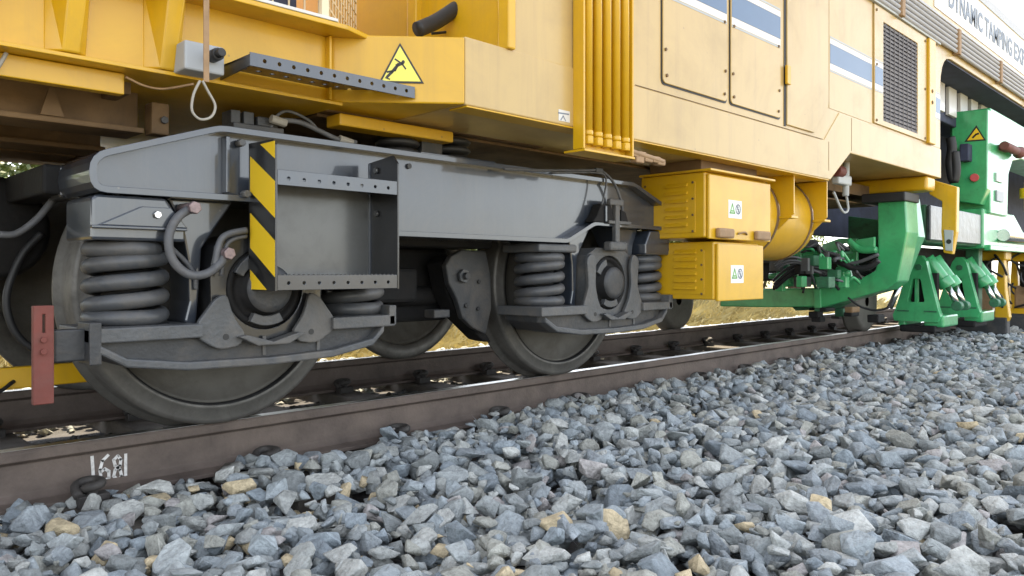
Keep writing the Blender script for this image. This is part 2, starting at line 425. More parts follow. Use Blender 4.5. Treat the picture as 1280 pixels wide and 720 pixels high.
# the 300 that show largest: inside the frame, exposed
dx = ST[:, 0]-CAM.x; dy = ST[:, 1]-CAM.y
dep = dx*FW.x+dy*FW.y; lat = dx*RT.x+dy*RT.y
pxx = 640+FPX*lat/dep; pyy = HORY+FPX*(CAM.z-ST[:, 2])/dep
ci = ((ST[:, 0]-GX0)/CELL).astype(int); cj = ((ST[:, 1]-GY0)/CELL).astype(int)
expo = (ST[:, 2]+ST[:, 3]*.42*.65) >= Hm[ci, cj]-.003
score = np.where((pxx > 4) & (pxx < 1276) & (pyy < 716) & (pyy > 300) & expo & (ST[:, 8] == 0), ST[:, 3]/dep, -1)
single = set(np.argsort(-score)[:300].tolist())
VV = []; FF = []; CC = []; off = 0
proto_me = {}
for i, (x, y, z, s_, k, a, b, c, zi) in enumerate(stones):
    V, F = PROTO[k]
    if i in single:
        if k not in proto_me:
            me = bpy.data.meshes.new('ballast_stone'); me.from_pydata(V.tolist(), [], F.tolist()); me.materials.append(MATS['stone_single']); proto_me[k] = me
        o = bpy.data.objects.new('ballast_stone', proto_me[k]); C.objects.link(o)
        o.location = (x, y, z); o.scale = (s_, s_, s_); o.rotation_euler = (a, b, c)
        o.color = (*cols[i], 1)
        if cols[i][0] > cols[i][2]*1.8: tag(o, 'pale yellow angular stone lying among the grey ballast', 'stone', 'yellow stones in the ballast')
        else: tag(o, 'angular grey crushed stone lying loose on the ballast shoulder', 'stone', 'grey stones of the ballast shoulder')
    else:
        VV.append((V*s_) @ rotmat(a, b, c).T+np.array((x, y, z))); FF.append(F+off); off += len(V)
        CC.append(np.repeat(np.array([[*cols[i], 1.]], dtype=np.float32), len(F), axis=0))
VV = np.concatenate(VV).astype(np.float32); FF = np.concatenate(FF).astype(np.int32); CC = np.concatenate(CC)
me = bpy.data.meshes.new('ballast'); me.vertices.add(len(VV)); me.vertices.foreach_set('co', VV.ravel())
me.loops.add(FF.size); me.loops.foreach_set('vertex_index', FF.ravel())
me.polygons.add(len(FF)); me.polygons.foreach_set('loop_start', np.arange(0, FF.size, 3, dtype=np.int32)); me.polygons.foreach_set('loop_total', np.full(len(FF), 3, dtype=np.int32))
at = me.attributes.new('tint', 'FLOAT_COLOR', 'FACE'); at.data.foreach_set('color', CC.ravel())
me.materials.append(MATS['stone_mass']); me.update(calc_edges=True)
o = bpy.data.objects.new('ballast', me); C.objects.link(o)
tag(o, 'crushed grey stone ballast heaped along and between the rails', 'ballast', kind='stuff')
print('stones', len(stones), 'tris', len(FF))

# ---- dry grass and bushes on the sunny far side
def grass():
    n = 42000; q = np.random.RandomState(3)
    x = q.uniform(-8, 22, n); y = 3.7+np.abs(q.normal(0, 2.6, n)); h = q.uniform(.08, .42, n)*np.clip((y-3.5)/1.4, .2, 1.4)
    a = q.uniform(0, 6.283, n); w = q.uniform(.003, .007, n); lx = q.normal(0, .12, n); ly = q.normal(0, .12, n)
    z0 = np.full(n, -.42)
    V = np.zeros((n, 4, 3)); ca, sa = np.cos(a)*w, np.sin(a)*w
    V[:, 0] = np.stack([x-ca, y-sa, z0], 1); V[:, 1] = np.stack([x+ca, y+sa, z0], 1)
    V[:, 2] = np.stack([x+ca*.7+lx*.5, y+sa*.7+ly*.5, z0+h*.6], 1); V[:, 3] = np.stack([x+lx*1.6, y+ly*1.6, z0+h], 1)
    F = []
    for i in range(n): F += [(4*i, 4*i+1, 4*i+2), (4*i, 4*i+2, 4*i+3)]
    m = MB(); m.v = V.reshape(-1, 3).tolist(); m.f = F; m.sm = [False]*len(F)
    o = m.build('dry_grass', 'dry_grass', bevel=0, fix=False)
    tag(o, 'sunlit dry yellow grass growing beyond the far rail', 'grass', kind='stuff')
grass()
def bush(loc, seed, w, h):
    q = random.Random(seed)
    t = thing('bush', loc, 'sunlit green leafy bush beyond the dry grass', 'bush', 'bushes beyond the track')
    m = MB()
    tips = []
    for k in range(7):
        a = q.uniform(0, 6.28); rr = q.uniform(.2, .8)*w*.5; tip = Vector((math.cos(a)*rr, math.sin(a)*rr, h*q.uniform(.5, .9)))
        m.tube([(0,0,0), tip*.4+Vector((0,0,h*.1)), tip], [.05, .035, .015], 6, sub=3); tips.append(tip)
    o = m.build('trunk', 'bark', bevel=0); o.location = loc; setp(o, t)
    lf = MB()
    for k in range(150):
        a = q.uniform(0, 6.28); e = q.uniform(-.2, 1.0); rr = q.uniform(.45, 1.0)
        c = Vector((math.cos(a)*w*.5*rr*math.cos(e*.9), math.sin(a)*w*.5*rr*math.cos(e*.9), h*(.45+.5*rr*math.sin(e*1.2))))
        for j in range(30):
            p = c+Vector((q.gauss(0, .14), q.gauss(0, .14), q.gauss(0, .12)))
            u = Vector((q.gauss(0,1), q.gauss(0,1), q.gauss(0,.6))).normalized(); v = u.orthogonal().normalized(); L = q.uniform(.08, .17)
            lf.add([p, p+u*L*.5+v*L*.3, p+u*L, p+u*L*.5-v*L*.3], [(0,1,2,3)])
    o = lf.build('crown', 'leaf', bevel=0, fix=False); o.location = loc; setp(o, t)
    return t
def copy_tree(o, parent=None):
    c = o.copy(); C.objects.link(c); c.parent = parent
    for ch in list(o.children): copy_tree(ch, c)
    return c
bp_ = [bush((-3.5, 7.2, -.42), 1, 2.6, 2.6), bush((-1.0, 8.6, -.42), 2, 3.0, 3.1)]
q = random.Random(4)
for i in range(13):
    c = copy_tree(bp_[i % 2]); c.location = (1.4+i*2.1+q.uniform(-.5, .5), 8.4+q.uniform(-1, 1.6), -.42)
    c.rotation_euler = (0, 0, q.uniform(0, 6.28)); sc = q.uniform(.8, 1.15); c.scale = (sc, sc, sc)
c = copy_tree(bp_[0]); c.location = (-6.3, 8.3, -.42); c.rotation_euler = (0, 0, 2)

# ================================================================== BOGIE
XA1, XA2, ZA, RW = 1.34, 3.36, .5412, .54
bogie = thing('rail_bogie', (2.35, .75, 0), 'grey two-axle rail bogie with coil springs, standing on the rails', 'bogie')
XC = 2.35
def sym(pts): return pts+[(2*XC-x, z) for x, z in reversed(pts)]
def rounded(poly, r, n=4, only=None):
    out = []; N = len(poly)
    for i, p in enumerate(poly):
        if only is not None and i not in only: out.append(p); continue
        p = Vector(p); a = (Vector(poly[i-1])-p); b = (Vector(poly[(i+1) % N])-p)
        d = min(r, a.length*.45, b.length*.45); A = p+a.normalized()*d; B = p+b.normalized()*d
        for k in range(n+1):
            t = k/n; v = A*(1-t)**2+p*2*t*(1-t)+B*t*t; out.append((v.x, v.y))
    return out
def offset(poly, d):
    N = len(poly); out = []
    area = sum(poly[i][0]*poly[(i+1) % N][1]-poly[(i+1) % N][0]*poly[i][1] for i in range(N)); sg = 1 if area > 0 else -1
    for i in range(N):
        p0, p1, p2 = Vector(poly[i-1]), Vector(poly[i]), Vector(poly[(i+1) % N])
        d1 = (p1-p0).normalized(); d2 = (p2-p1).normalized()
        n1 = Vector((-d1.y, d1.x))*sg; n2 = Vector((-d2.y, d2.x))*sg
        n = (n1+n2); n = n/max(.3, n.length_squared)*2 if n.length > 1e-5 else n1
        out.append(tuple(p1+n*d))
    return out
half_top = [(.745, .965), (1.155, 1.105)]
half_bot = [(.745, .845), (1.50, .848), (1.72, .748)]
outline = half_top+[(2*XC-x, z) for x, z in reversed(half_top)]+[(2*XC-x, z) for x, z in half_bot]+list(reversed(half_bot))
outline = rounded(outline, .06, 4, only=(0, 3, 4, 9))
outline = rounded(outline, .025, 2, only=[i for i, p_ in enumerate(outline) if 1.0 < p_[0] < 3.7])
inner = offset(outline, .022)
for side, (y0, y1, yw0, yw1) in enumerate(((-.45, -.12, -.395, -.15), (1.627, 1.957, 1.657, 1.902))):
    fl = MB().holed(outline, [inner], 'y', y0, y1).build('side_frame', 'grey_paint', bogie, bevel=.003)
    MB().prism(inner, 'y', yw0, yw1).build('web_plate', 'grey_paint', fl, bevel=0)
    if side == 0:
        MB().cyl((XC-.35, -.40, 1.05), (XC-.35, -.405, 1.05), .012, 8).build('plug', 'dusty_grey', fl, bevel=0)
        # welded rib plates on the web left of the step
        x = xY(284, -.42); MB().box((x-.008, -.43, .875), (x+.008, -.394, 1.075)).build('rib', 'grey_paint', fl)
# cross members
MB().box((1.95, -.13, .72), (2.75, 1.64, .98)).box((2.05, -.1, .98), (2.65, 1.6, 1.06)).build('transom', 'dark_steel', bogie, bevel=.015)
for x in (.70, 3.90): MB().box((x, -.12, .86), (x+.10, 1.63, .96)).build('headstock', 'dark_steel', bogie, bevel=.01)

# ---- wheels and axles
disc_p = [(.06,-.09),(.10,-.095),(.125,-.085),(.14,-.055),(.22,-.028),(.38,-.018),(.445,-.035),(.46,-.052),(.46,.06),(.44,.04),(.22,.02),(.14,.06),(.12,.09),(.06,.09)]
tyre_p = [(.458,-.055),(.462,-.068),(.478,-.070),(.482,-.066),(.520,-.066),(.533,-.062),(.5395,-.05),(.540,.03),(.546,.045),(.565,.056),(.568,.066),(.562,.076),(.545,.080),(.47,.080),(.46,.06)]
for xa in (XA1, XA2):
    MB().cyl((xa, -.42, ZA), (xa, 1.93, ZA), .075, 24).build('axle', 'dark_steel', bogie, bevel=0)
    for yy, sg in ((0, 1), (1.507, -1)):
        w = MB().lathe([(r, h*sg) for r, h in disc_p], (xa, yy, ZA), seg=72).build('wheel', 'wheel_disc', bogie, bevel=0)
        MB().lathe([(r, h*sg) for r, h in tyre_p], (xa, yy, ZA), seg=96).build('tyre', 'wheel_rim', w, bevel=0)
        MB().lathe([(.455, -.03*sg), (.4585, -.0702*sg), (.464, -.0702*sg)], (xa, yy, ZA), seg=96).build('retaining_ring', 'dark_steel', w, bevel=0)

# ---- suspension
def coil(cx, cy, z0, z1, turns=4.5, rad=.108, wire=.0262):
    n = int(turns*22); pts = []
    for i in range(n+1):
        t = i/n; a = 2*math.pi*turns*t+2.2
        f = min(1, max(0, (t-.11)/.78)); pts.append((cx+rad*math.cos(a), cy+rad*math.sin(a), z0+wire+(z1-z0-2*wire)*f))
    return MB().tube(pts, wire, 12, sub=1)
def axle_set(xa, near=True):
    def Y(y): return y if near else 1.507-y
    for sx in (-1, 1):
        cx = xa+.44*sx
        coil(cx, Y(-.30), .425, .700).build('coil_spring', 'spring_paint', bogie, bevel=0)
        coil(cx, Y(-.30), .43, .69, 5.5, .06, .016).build('inner_spring', 'dark_steel', bogie, bevel=0)
        # spring pot hanging below the beam
        outer = (sx < 0) == (xa < XC)
        if outer:
            pp = [(cx-.145,.700),(cx+.145,.700),(cx+.145,.745),(cx+sx*-.02+.06,.842),(cx-.13,.842),(cx-.145,.83)] if sx < 0 else [(cx-.13,.700),(cx+.12,.700),(cx+.135,.74),(cx+.11,.842),(cx-.08,.842),(cx-.13,.76)]
        else:
            pp = [(cx-.145,.700),(cx+.145,.700),(cx+.145,.742),(cx-.145,.742)]
        pot = MB().prism(pp, 'y', Y(-.435), Y(-.17)).build('spring_pot', 'cast_grey' if not outer else 'grey_paint', bogie, bevel=.01)
        if near:
            if outer and sx < 0:
                MB().prism([(cx-.13,.745),(cx+.0,.81),(cx+.09,.81),(cx+.145,.745)], 'y', -.450, -.436).build('gusset', 'grey_paint', pot, bevel=.003)
                MB().box((cx-.15, -.46, .735), (cx+.14, -.436, .7445)).build('ledge', 'grey_paint', pot, bevel=.003)
                bolt((cx+.045, -.450, .785), (0,-1,0), .013, .012, pot, 'bright_steel')
            MB().cyl((cx, -.30, .40), (cx, -.30, .428), .135, 28).build('spring_seat', 'dusty_grey', pot, bevel=.003)
        # pedestal guide
        pd = [(.10,.85),(.33,.85),(.285,.76),(.262,.64),(.258,.50),(.275,.43),(.235,.40),(.222,.56),(.215,.68),(.17,.75)]
        MB().prism([(xa+sx*a, b) for a, b in pd], 'y', Y(-.37), Y(-.20)).build('pedestal', 'grey_paint', bogie, bevel=.008)
    # axle box
    hs_ = [(-.20,-.13),(-.205,.07),(-.19,.15),(-.11,.19),(.11,.19),(.19,.15),(.205,.07),(.20,-.13),(.15,-.17),(.08,-.195),(-.08,-.195),(-.15,-.17)]
    ab = MB().holed([(xa+a, ZA+b) for a, b in hs_], [circ(xa, ZA, .148, 36)], 'y', Y(-.415), Y(-.22)).build('axle_box', 'black_paint' if xa < XC else 'cast_grey', bogie, bevel=.008)  # first axle box blackened to imitate the shaded void under the beam
    if not near: return
    MB().lathe([(.148,-.30),(.148,-.40),(.125,-.412),(.122,-.395),(.09,-.395),(.088,-.445),(.078,-.456),(0,-.458)], (xa, 0, ZA), seg=40).build('bearing_housing', 'dark_steel', ab, bevel=0)
    MB().lathe([(.087,-.4465),(.08,-.459),(.06,-.462),(0,-.463)], (xa, 0, ZA), seg=36).build('end_cap', 'dusty_grey', ab, bevel=0)
    for a0, a1 in ((1.9, 2.7), (4.2, 5.2)):   # cast lugs round the bearing
        pts = []
        for r_ in (.10, .135):
            seq = [a0+(a1-a0)*i/6 for i in range(7)]
            if r_ > .11: seq = seq[::-1]
            pts += [(xa+r_*math.cos(a), ZA+r_*math.sin(a)) for a in seq]
        MB().prism(pts, 'y', -.43, -.40).build('lug', 'cast_grey', ab, bevel=.003)
    lg = rounded([(.232,.135),(.175,.165),(.152,.10),(.160,-.01),(.135,-.10),(.090,-.16),(.112,-.20),(.19,-.21),(.255,-.17),(.262,-.12),(.215,-.02)] if xa > XC else [(.20,-.03),(.160,-.015),(.135,-.10),(.090,-.16),(.112,-.20),(.19,-.21),(.262,-.165),(.268,-.12)], .03, 3)
    for sx in (-1, 1):
        l_ = MB().prism([(xa+sx*a, ZA+b) for a, b in lg], 'y', -.450, -.428).build('keeper_leg', 'cast_grey', ab, bevel=.005)
        MB().cyl((xa+sx*.165, -.4485, ZA-.165), (xa+sx*.165, -.4515, ZA-.165), .011, 10).build('pin', 'hazard_black', l_, bevel=0)
    # saddle carrying both springs
    low = [(-.585,.408),(-.575,.35),(-.49,.300),(-.3,.274),(0,.268),(.25,.276),(.43,.308),(.485,.36),(.49,.408)]
    sd = MB().prism([(xa+a, b) for a, b in low]+[(xa+.12,.372),(xa,.352),(xa-.12,.372)], 'y', -.425, -.18).build('saddle', 'dusty_grey', bogie, bevel=.01)
    for x0, x1 in ((-.60, -.25), (.25, .54)):
        MB().box((xa+x0, -.468, .380), (xa+x1, -.15, .426)).build('spring_plank', 'cast_grey', sd, bevel=.005)
    MB().box((xa+.51, -.468, .385), (xa+.545, -.30, .465)).build('end_stop', 'cast_grey', sd, bevel=.004)
    lip = low[1:-1]; pts = [(xa+a, b) for a, b in lip]+[(xa+a, b+.028) for a, b in reversed(lip)]
    MB().prism(pts, 'y', -.470, -.40).build('lower_lip', 'cast_grey', sd, bevel=.006)
    MB().prism([(xa-.13,.375),(xa-.06,.34),(xa+.06,.34),(xa+.13,.375),(xa+.10,.38),(xa,.352),(xa-.10,.38)], 'y', -.48, -.425).build('cradle', 'cast_grey', sd, bevel=.004)
    for dx_ in (-.02, .2): MB().box((xa+dx_, -.432, .30), (xa+dx_+.014, -.424, .37)).build('rib', 'cast_grey', sd, bevel=.003)
for xa in (XA1, XA2):
    axle_set(xa, True); axle_set(xa, False)

# ---- rail guard on its bracket (left end of the first saddle)
g0 = MB().box((xY(66, -.40), -.42, pY(90, 452, -.42).z), (XA1-.56, -.37, pY(90, 412, -.42).z)).build('guard_bracket', 'dusty_grey', bogie, bevel=.005)
MB().box((XA1-.60, -.47, .315), (XA1-.565, -.35, .445)).build('bracket_flange', 'dusty_grey', g0, bevel=.004)
xg0, xg1 = xY(40, -.43), xY(66, -.43)
g1 = MB().holed(rect(xg0, pY(53, 505, -.43).z, xg1, pY(53, 382, -.43).z), [rect(xg0+.024, .42, xg0+.031, .475)], 'y', -.445, -.42).build('rail_guard', 'red_plate', bogie, bevel=.003)
for zz in (.40, .365): bolt((xg0+.026, -.445, zz), (0,-1,0), .010, .008, g1, 'red_plate')

# ---- step box with hazard stripes
sx0, sx1, yo, yb = 1.264, 1.778, -.63, -.446
zb, zt = .535, 1.05
step = MB().box((sx0+.006, yb-.006, zb+.01), (sx1-.006, yb, .93)).build('step_box', 'scuffed_plate', bogie, bevel=.001)
for i, x in enumerate((sx0, sx1-.008)):
    pl = [(yb+.01, zb), (yo, zb), (yo, zt-.02), (yo+.02, zt), (yb+.01, zt+.005)] if i == 0 else [(yb+.01, zb), (yo, zb), (yo, zt-.035), (yo+.03, zt), (yb+.01, zt-.015)]
    sp = MB().prism(pl, 'x', x, x+.008).build('side_plate', 'black_paint', step, bevel=.0015)
    bolt((x-.002 if i else x+.008, yb-.05, 1.0), (-1 if i else 1,0,0), .013, .010, step, 'scuffed_plate')
    if i: bolt((x, yb-.05, .83), (-1,0,0), .013, .010, step, 'scuffed_plate')
MB().box((sx1-.02, yb-.012, zb+.02), (sx1-.008, yb-.004, 1.03)).build('corner_angle', 'grey_paint', step, bevel=.001)
for z in (.895, .538):
    lipm = MB().holed(rect(sx0+.009, z, sx1-.009, z+.052), [circ(sx0+.05+i*(sx1-sx0-.1)/7, z+.024, .0062, 8) for i in range(8)], 'y', yo+.001, yo+.006)
    lipm.build('tread_lip', 'grey_paint', step, bevel=.001, seg=1)
    hl = []
    for r_ in range(3):
        hl += [circ(sx0+.04+i*.043, yo+.04+r_*.05, .009, 8) for i in range(11)]
    MB().holed(rect(sx0+.009, yo+.0065, sx1-.009, yb-.008), hl, 'z', z+.047, z+.0515).build('tread', 'grey_paint', step, bevel=0)
    if z < .6:
        tm = MB()
        for i in range(26): tm.prism([(sx0+.015+i*.0187, z+.0515), (sx0+.027+i*.0187, z+.0515), (sx0+.021+i*.0187, z+.0555)], 'y', yo+.008, yo+.014)
        tm.build('grip_teeth', 'black_paint', step, bevel=0)
# stripes on the left side plate (plane x = sx0): diagonal yellow bands over black
PW, PH = (yb-.008)-(yo+.004), zt-.01-(zb+.004)
def clip_poly(p, lo, hi, ax):
    for sgn, lim in ((1, lo), (-1, hi)):
        out = []
        for i in range(len(p)):
            a, b = p[i-1], p[i]; fa, fb = sgn*(a[ax]-lim), sgn*(b[ax]-lim)
            if (fa >= 0) != (fb >= 0):
                t = fa/(fa-fb); out.append((a[0]+(b[0]-a[0])*t, a[1]+(b[1]-a[1])*t))
            if fb >= 0: out.append(b)
        p = out
        if not p: break
    return p
ya, yz = yo+.003, yb-.004
for k in range(-2, 2):         # at the outer (near) edge each band is lower than at the inner edge
    z0 = 1.008+k*.2
    p = [(ya, z0-.225), (yz, z0-.123), (yz, z0), (ya, z0-.102)]
    p = clip_poly(p, zb+.004, zt-.008, 1)
    if p and len(p) > 2:
        MB().plate([(sx0, a, b) for a, b in p], (-1,0,0), .0012).build('hazard_stripe', 'hazard_yellow', step, bevel=0)
# bolts fixing the step to the beam
for py_ in (178, 243): 
    p = pY(304, py_, -.44); bolt((p.x, -.402 if py_ < 200 else -.44, p.z), (0,-1,0), .014, .035, step, 'cast_grey')

# ---- hoses on the bogie
def hoseY(pts, r, Y, name='hose', m='hose_grey', parent=None, seg=10, dy=None):
    P = [pY(a, b, Y+(dy[i] if dy else 0)) for i, (a, b) in enumerate(pts)]
    return MB().tube(P, r, seg).build(name, m, parent or bogie, bevel=0)
h = hoseY([(240,260),(222,272),(211,296),(216,325),(236,343),(258,342),(275,330),(283,317)], .0145, -.47, seg=12)
for a, b in ((240, 260), (283, 317)):
    p = pY(a, b, -.47); MB().cyl(p+Vector((0,.09,0)), p+Vector((0,-.022,0)), .019, 14).cyl(p+Vector((0,-.01,0)), p+Vector((0,-.03,0)), .022, 6).build('hose_fitting', 'pink_cap', h, bevel=.003)
hoseY([(308,288),(285,293),(274,305),(268,340)], .012, -.46); hoseY([(308,295),(290,300),(281,312),(276,345)], .008, -.45)
hoseY([(128,222),(160,262),(235,330),(245,362)], .008, -.38)
hoseY([(339,180),(338,165),(344,147),(360,139),(385,150),(398,163)], .006, -.36)
h = hoseY([(350,150),(375,153),(400,164),(422,174),(445,178)], .010, -.38)
for a, b in ((348, 151), (432, 176)):
    p = pY(a, b, -.38); MB().cyl(p-Vector((.03,0,-.004)), p+Vector((.03,0,-.006)), .017, 8).build('coupling', 'wire_white', h, bevel=.002)
hoseY([(630,211),(680,213),(735,213),(752,214),(768,230),(777,255),(777,275),(772,283)], .0075, -.45)
hoseY([(690,216),(745,216),(757,222),(756,240),(752,256)], .005, -.46)
p = pY(748, 215, -.45); MB().box(p-Vector((.03,.01,.012)), p+Vector((.03,.01,.02))).build('pipe_clamp', 'dusty_grey', bogie, bevel=.003)
hoseY([(0,293),(20,292),(45,275),(66,250)], .012, .05)
hoseY([(52,292),(30,315),(15,345),(8,375),(14,405),(30,428),(60,445)], .014, .35, m='rubber')
# toothed block and valve on top of the beam
b0 = MB()
for a0, a1 in ((289, 301), (305, 318)):
    x0, x1 = xY(a0, -.36), xY(a1, -.36); b0.box((x0, -.36, 1.135), (x1, -.28, 1.185))
b0.box((xY(289, -.36), -.38, 1.106), (xY(352, -.36), -.25, 1.137))
b0.build('stop_block', 'dusty_grey', bogie, bevel=.004)
MB().box((xY(322, -.36), -.36, 1.137), (xY(348, -.36), -.30, 1.175)).build('valve', 'dusty_grey', bogie, bevel=.006)
# rubber suspension stacks between the beam and the body, and a dark block between them
for px_ in (497, 562):
    x = xY(px_, -.28); st_ = MB()
    for i in range(3): st_.lathe([(0, 1.107+i*.040), (.085, 1.107+i*.040), (.10, 1.122+i*.040), (.085, 1.137+i*.040), (0, 1.14+i*.040)], (x, -.28, 0), 'z', 24)
    st_.build('rubber_spring', 'rubber', bogie, bevel=0)
x = xY(532, -.28); MB().box((x-.06, -.33, 1.105), (x+.06, -.2, 1.22)).build('bump_stop', 'dusty_grey', bogie, bevel=.006)
MB().box((xY(505,-.3), -.42, 1.105), (xY(598,-.3), -.18, 1.117)).build('pad_plate', 'grey_paint', bogie, bevel=.003)
# ---- vertical link over the second axle box with its bracket
lk = MB().box((XA2-.017, -.475, .735), (XA2+.02, -.445, .985)).build('lift_link', 'cast_grey', bogie, bevel=.006)
MB().box((XA2-.075, -.487, .715), (XA2+.075, -.43, .765)).build('link_foot', 'cast_grey', lk, bevel=.012)
MB().box((XA2-.07, -.478, .96), (XA2+.05, -.45, .995)).build('link_head', 'cast_grey', lk, bevel=.006)
gz = .865
for pts in ([(-.20, gz), (-.165,.90), (-.125,.965), (-.05,.965), (-.03,.94), (-.03,gz)], [(.045,gz),(.045,.945),(.09,.93),(.12,gz)]):
    MB().prism([(XA2+a, b) for a, b in pts], 'y', -.463, -.40).build('link_bracket', 'dark_steel', lk, bevel=.006)
MB().box((XA2-.105, -.475, gz+.004), (XA2-.092, -.463, .955)).build('rib', 'grey_paint', lk, bevel=.003)
MB().box((XA2-.07, -.47, gz-.004), (XA2+.13, -.44, gz+.014)).build('shelf', 'cast_grey', lk, bevel=.003)
# ---- brake gear in front of the second wheel
bg_ = MB().prism(polyY(-.12, [(556,332),(563,320),(577,312),(606,314),(612,345),(613,385),(606,418),(590,410),(577,398),(570,375),(560,355)]), 'y', -.13, -.09).build('brake_hanger', 'dusty_grey', bogie, bevel=.008)
p = pY(578, 345, -.135); bolt(p, (0,-1,0), .035, .02, bg_, 'cast_grey'); MB().cyl(p, p+Vector((0,-.045,0)), .018, 10).build('pin', 'dusty_grey', bg_, bevel=.003)
for a, b in ((582, 382), (597, 386), (598, 352)): bolt(pY(a, b, -.13), (0,-1,0), .012, .01, bg_, 'hazard_black')
MB().prism(polyY(-.05, [(548,330),(560,318),(572,345),(585,385),(612,428),(600,425),(570,395),(556,368)]), 'y', -.07, .05).build('brake_shoe', 'dark_steel', bogie, bevel=.01)
p = pY(548, 392, -.1); MB().box(p-Vector((.05,.03,.02)), p+Vector((.05,.05,.02))).build('brake_link', 'dusty_grey', bogie, bevel=.006)
MB().cyl(pY(478, 372, .1), pY(560, 368, .1), .05, 16).build('brake_cylinder', 'dark_steel', bogie, bevel=.004)
MB().box((1.68, .12, .345), (2.66, 1.35, .72)).box((2.0, -.02, .45), (2.35, .12, .62)).build('gear_case', 'dark_steel', bogie, bevel=.02)
MB().cyl((1.9, .2, .60), (2.75, .2, .60), .035, 12).cyl((1.9, .05, .78), (2.75, .05, .78), .025, 12).build('brake_rod', 'dark_steel', bogie, bevel=0)


MB().box((.748, -.125, .848), (.835, -.005, .962)).build('beam_end_plate', 'black_paint', bogie, bevel=.012)  # end of the grey beam; black colour stands in for its shaded side
# ================================================================== TAMPING MACHINE BODY
YB = -.81                                    # outer face of the body
mach = thing('tamping_machine', (5.0, .75, 0), 'long yellow track machine body with doors, louvre and blue stripe', 'rail machine')
def MP(mb, name, m, bevel=.004, parent=None, **k): return mb.build(name, m, parent or mach, bevel=bevel, **k)
# -- left: I-section sill with deck flange and ribs
sill_l = MP(MB().box((-6, -.48, 1.24), (1.57, 0, 1.497)), 'side_sill', 'yellow')
MP(MB().box((-6, -.515, 1.228), (1.60, 1.5, 1.2405)), 'bottom_flange', 'yellow', .002)
MP(MB().prism([(-6,-.61),(1.56,-.61),(1.70,-.56),(1.62,-.48),(1.62,2.1),(-6,2.1)], 'z', 1.485, 1.503), 'deck_flange', 'yellow', .003)
MP(MB().box((-6, -.612, 1.504), (1.52, -.585, 1.516)), 'deck_edge', 'stripe_white', .002)
for a, b in ((56, 89), (181, 209), (-70, -45)):
    x0, x1 = xY(a, -.5), xY(b, -.53)
    r_ = MB().add([(x0,-.479,1.484),(x0+.05,-.575,1.484),(x0+.10,-.575,1.484),(x0+.13,-.479,1.484), (x0,-.479,1.243),(x0+.045,-.517,1.243),(x0+.085,-.517,1.243),(x0+.115,-.479,1.243)],
        [(0,1,2,3),(7,6,5,4),(0,4,5,1),(1,5,6,2),(2,6,7,3),(3,7,4,0)])
    MP(r_, 'stiffener', 'yellow', .006)
MP(MB().box((-6, -.44, 1.16), (xY(157, -.45), -.40, 1.226)), 'lower_strip', 'yellow', .003)
# under-floor: longitudinal beams and cross members seen from below
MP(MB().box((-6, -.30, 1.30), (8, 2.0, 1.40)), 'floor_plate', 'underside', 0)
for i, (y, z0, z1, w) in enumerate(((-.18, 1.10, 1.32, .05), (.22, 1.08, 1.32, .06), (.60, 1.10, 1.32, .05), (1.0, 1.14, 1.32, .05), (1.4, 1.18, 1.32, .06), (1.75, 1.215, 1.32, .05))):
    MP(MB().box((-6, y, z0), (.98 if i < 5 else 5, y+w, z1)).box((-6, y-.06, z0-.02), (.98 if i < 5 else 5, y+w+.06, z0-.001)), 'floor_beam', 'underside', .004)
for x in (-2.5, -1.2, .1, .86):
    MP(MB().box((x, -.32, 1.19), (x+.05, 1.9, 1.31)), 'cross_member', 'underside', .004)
p = pY(190, 140, -.18); MP(MB().box((p.x-.03, -.26, 1.08), (p.x+.03, -.19, 1.19)), 'bracket', 'underside', .005)
bolt((p.x+.01, -.262, 1.13), (0,-1,0), .014, .012, mach)
p = pY(52, 112, -.18); MP(MB().prism([(p.x-.02, 1.10), (p.x+.05, 1.10), (p.x+.02, 1.19), (p.x+.005, 1.19)], 'y', -.245, -.235), 'gusset', 'underside', .002)
# bolster above the bogie, seen in the gap
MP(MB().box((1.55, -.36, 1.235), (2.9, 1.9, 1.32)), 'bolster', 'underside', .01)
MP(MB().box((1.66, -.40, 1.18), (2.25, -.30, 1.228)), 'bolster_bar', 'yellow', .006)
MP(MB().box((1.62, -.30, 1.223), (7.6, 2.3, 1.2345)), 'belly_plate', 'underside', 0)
# -- corner plate and right hand sill
MP(MB().prism([(1.565,-.48),(1.95,-.815),(1.951,-.79),(1.951,0),(1.565,0)], 'z', 1.2425, 1.499), 'corner_plate', 'yellow', .006)
MP(MB().box((xY(412, -.5)-.006, -.51, 1.245), (xY(412, -.5)+.006, -.47, 1.484)), 'weld_rib', 'yellow', .004)
sill = MB().prism([(1.952, 1.24), (5.33, 1.24), (5.68, 1.462), (7.79, 1.462), (7.79, 1.728), (5.48, 1.728), (5.22, 1.503), (1.952, 1.503)], 'y', YB-.005, 2.31)
sill = MP(sill, 'lower_sill', 'hazed_yellow', .006)
MB().box((1.96, YB-.004, 1.233), (5.31, YB+.10, 1.2395)).build('bottom_edge', 'yellow', sill, bevel=.002)
MB().box((3.05, YB-.0062, 1.5035), (5.2, YB-.004, 1.507)).build('seam', 'underside', sill, bevel=0)
for x in (5.30, 5.70): MB().box((x-.0015, YB-.0065, 1.30 if x < 5.5 else 1.48), (x+.0015, YB-.004, 1.50 if x < 5.5 else 1.72)).build('seam', 'underside', sill, bevel=0)
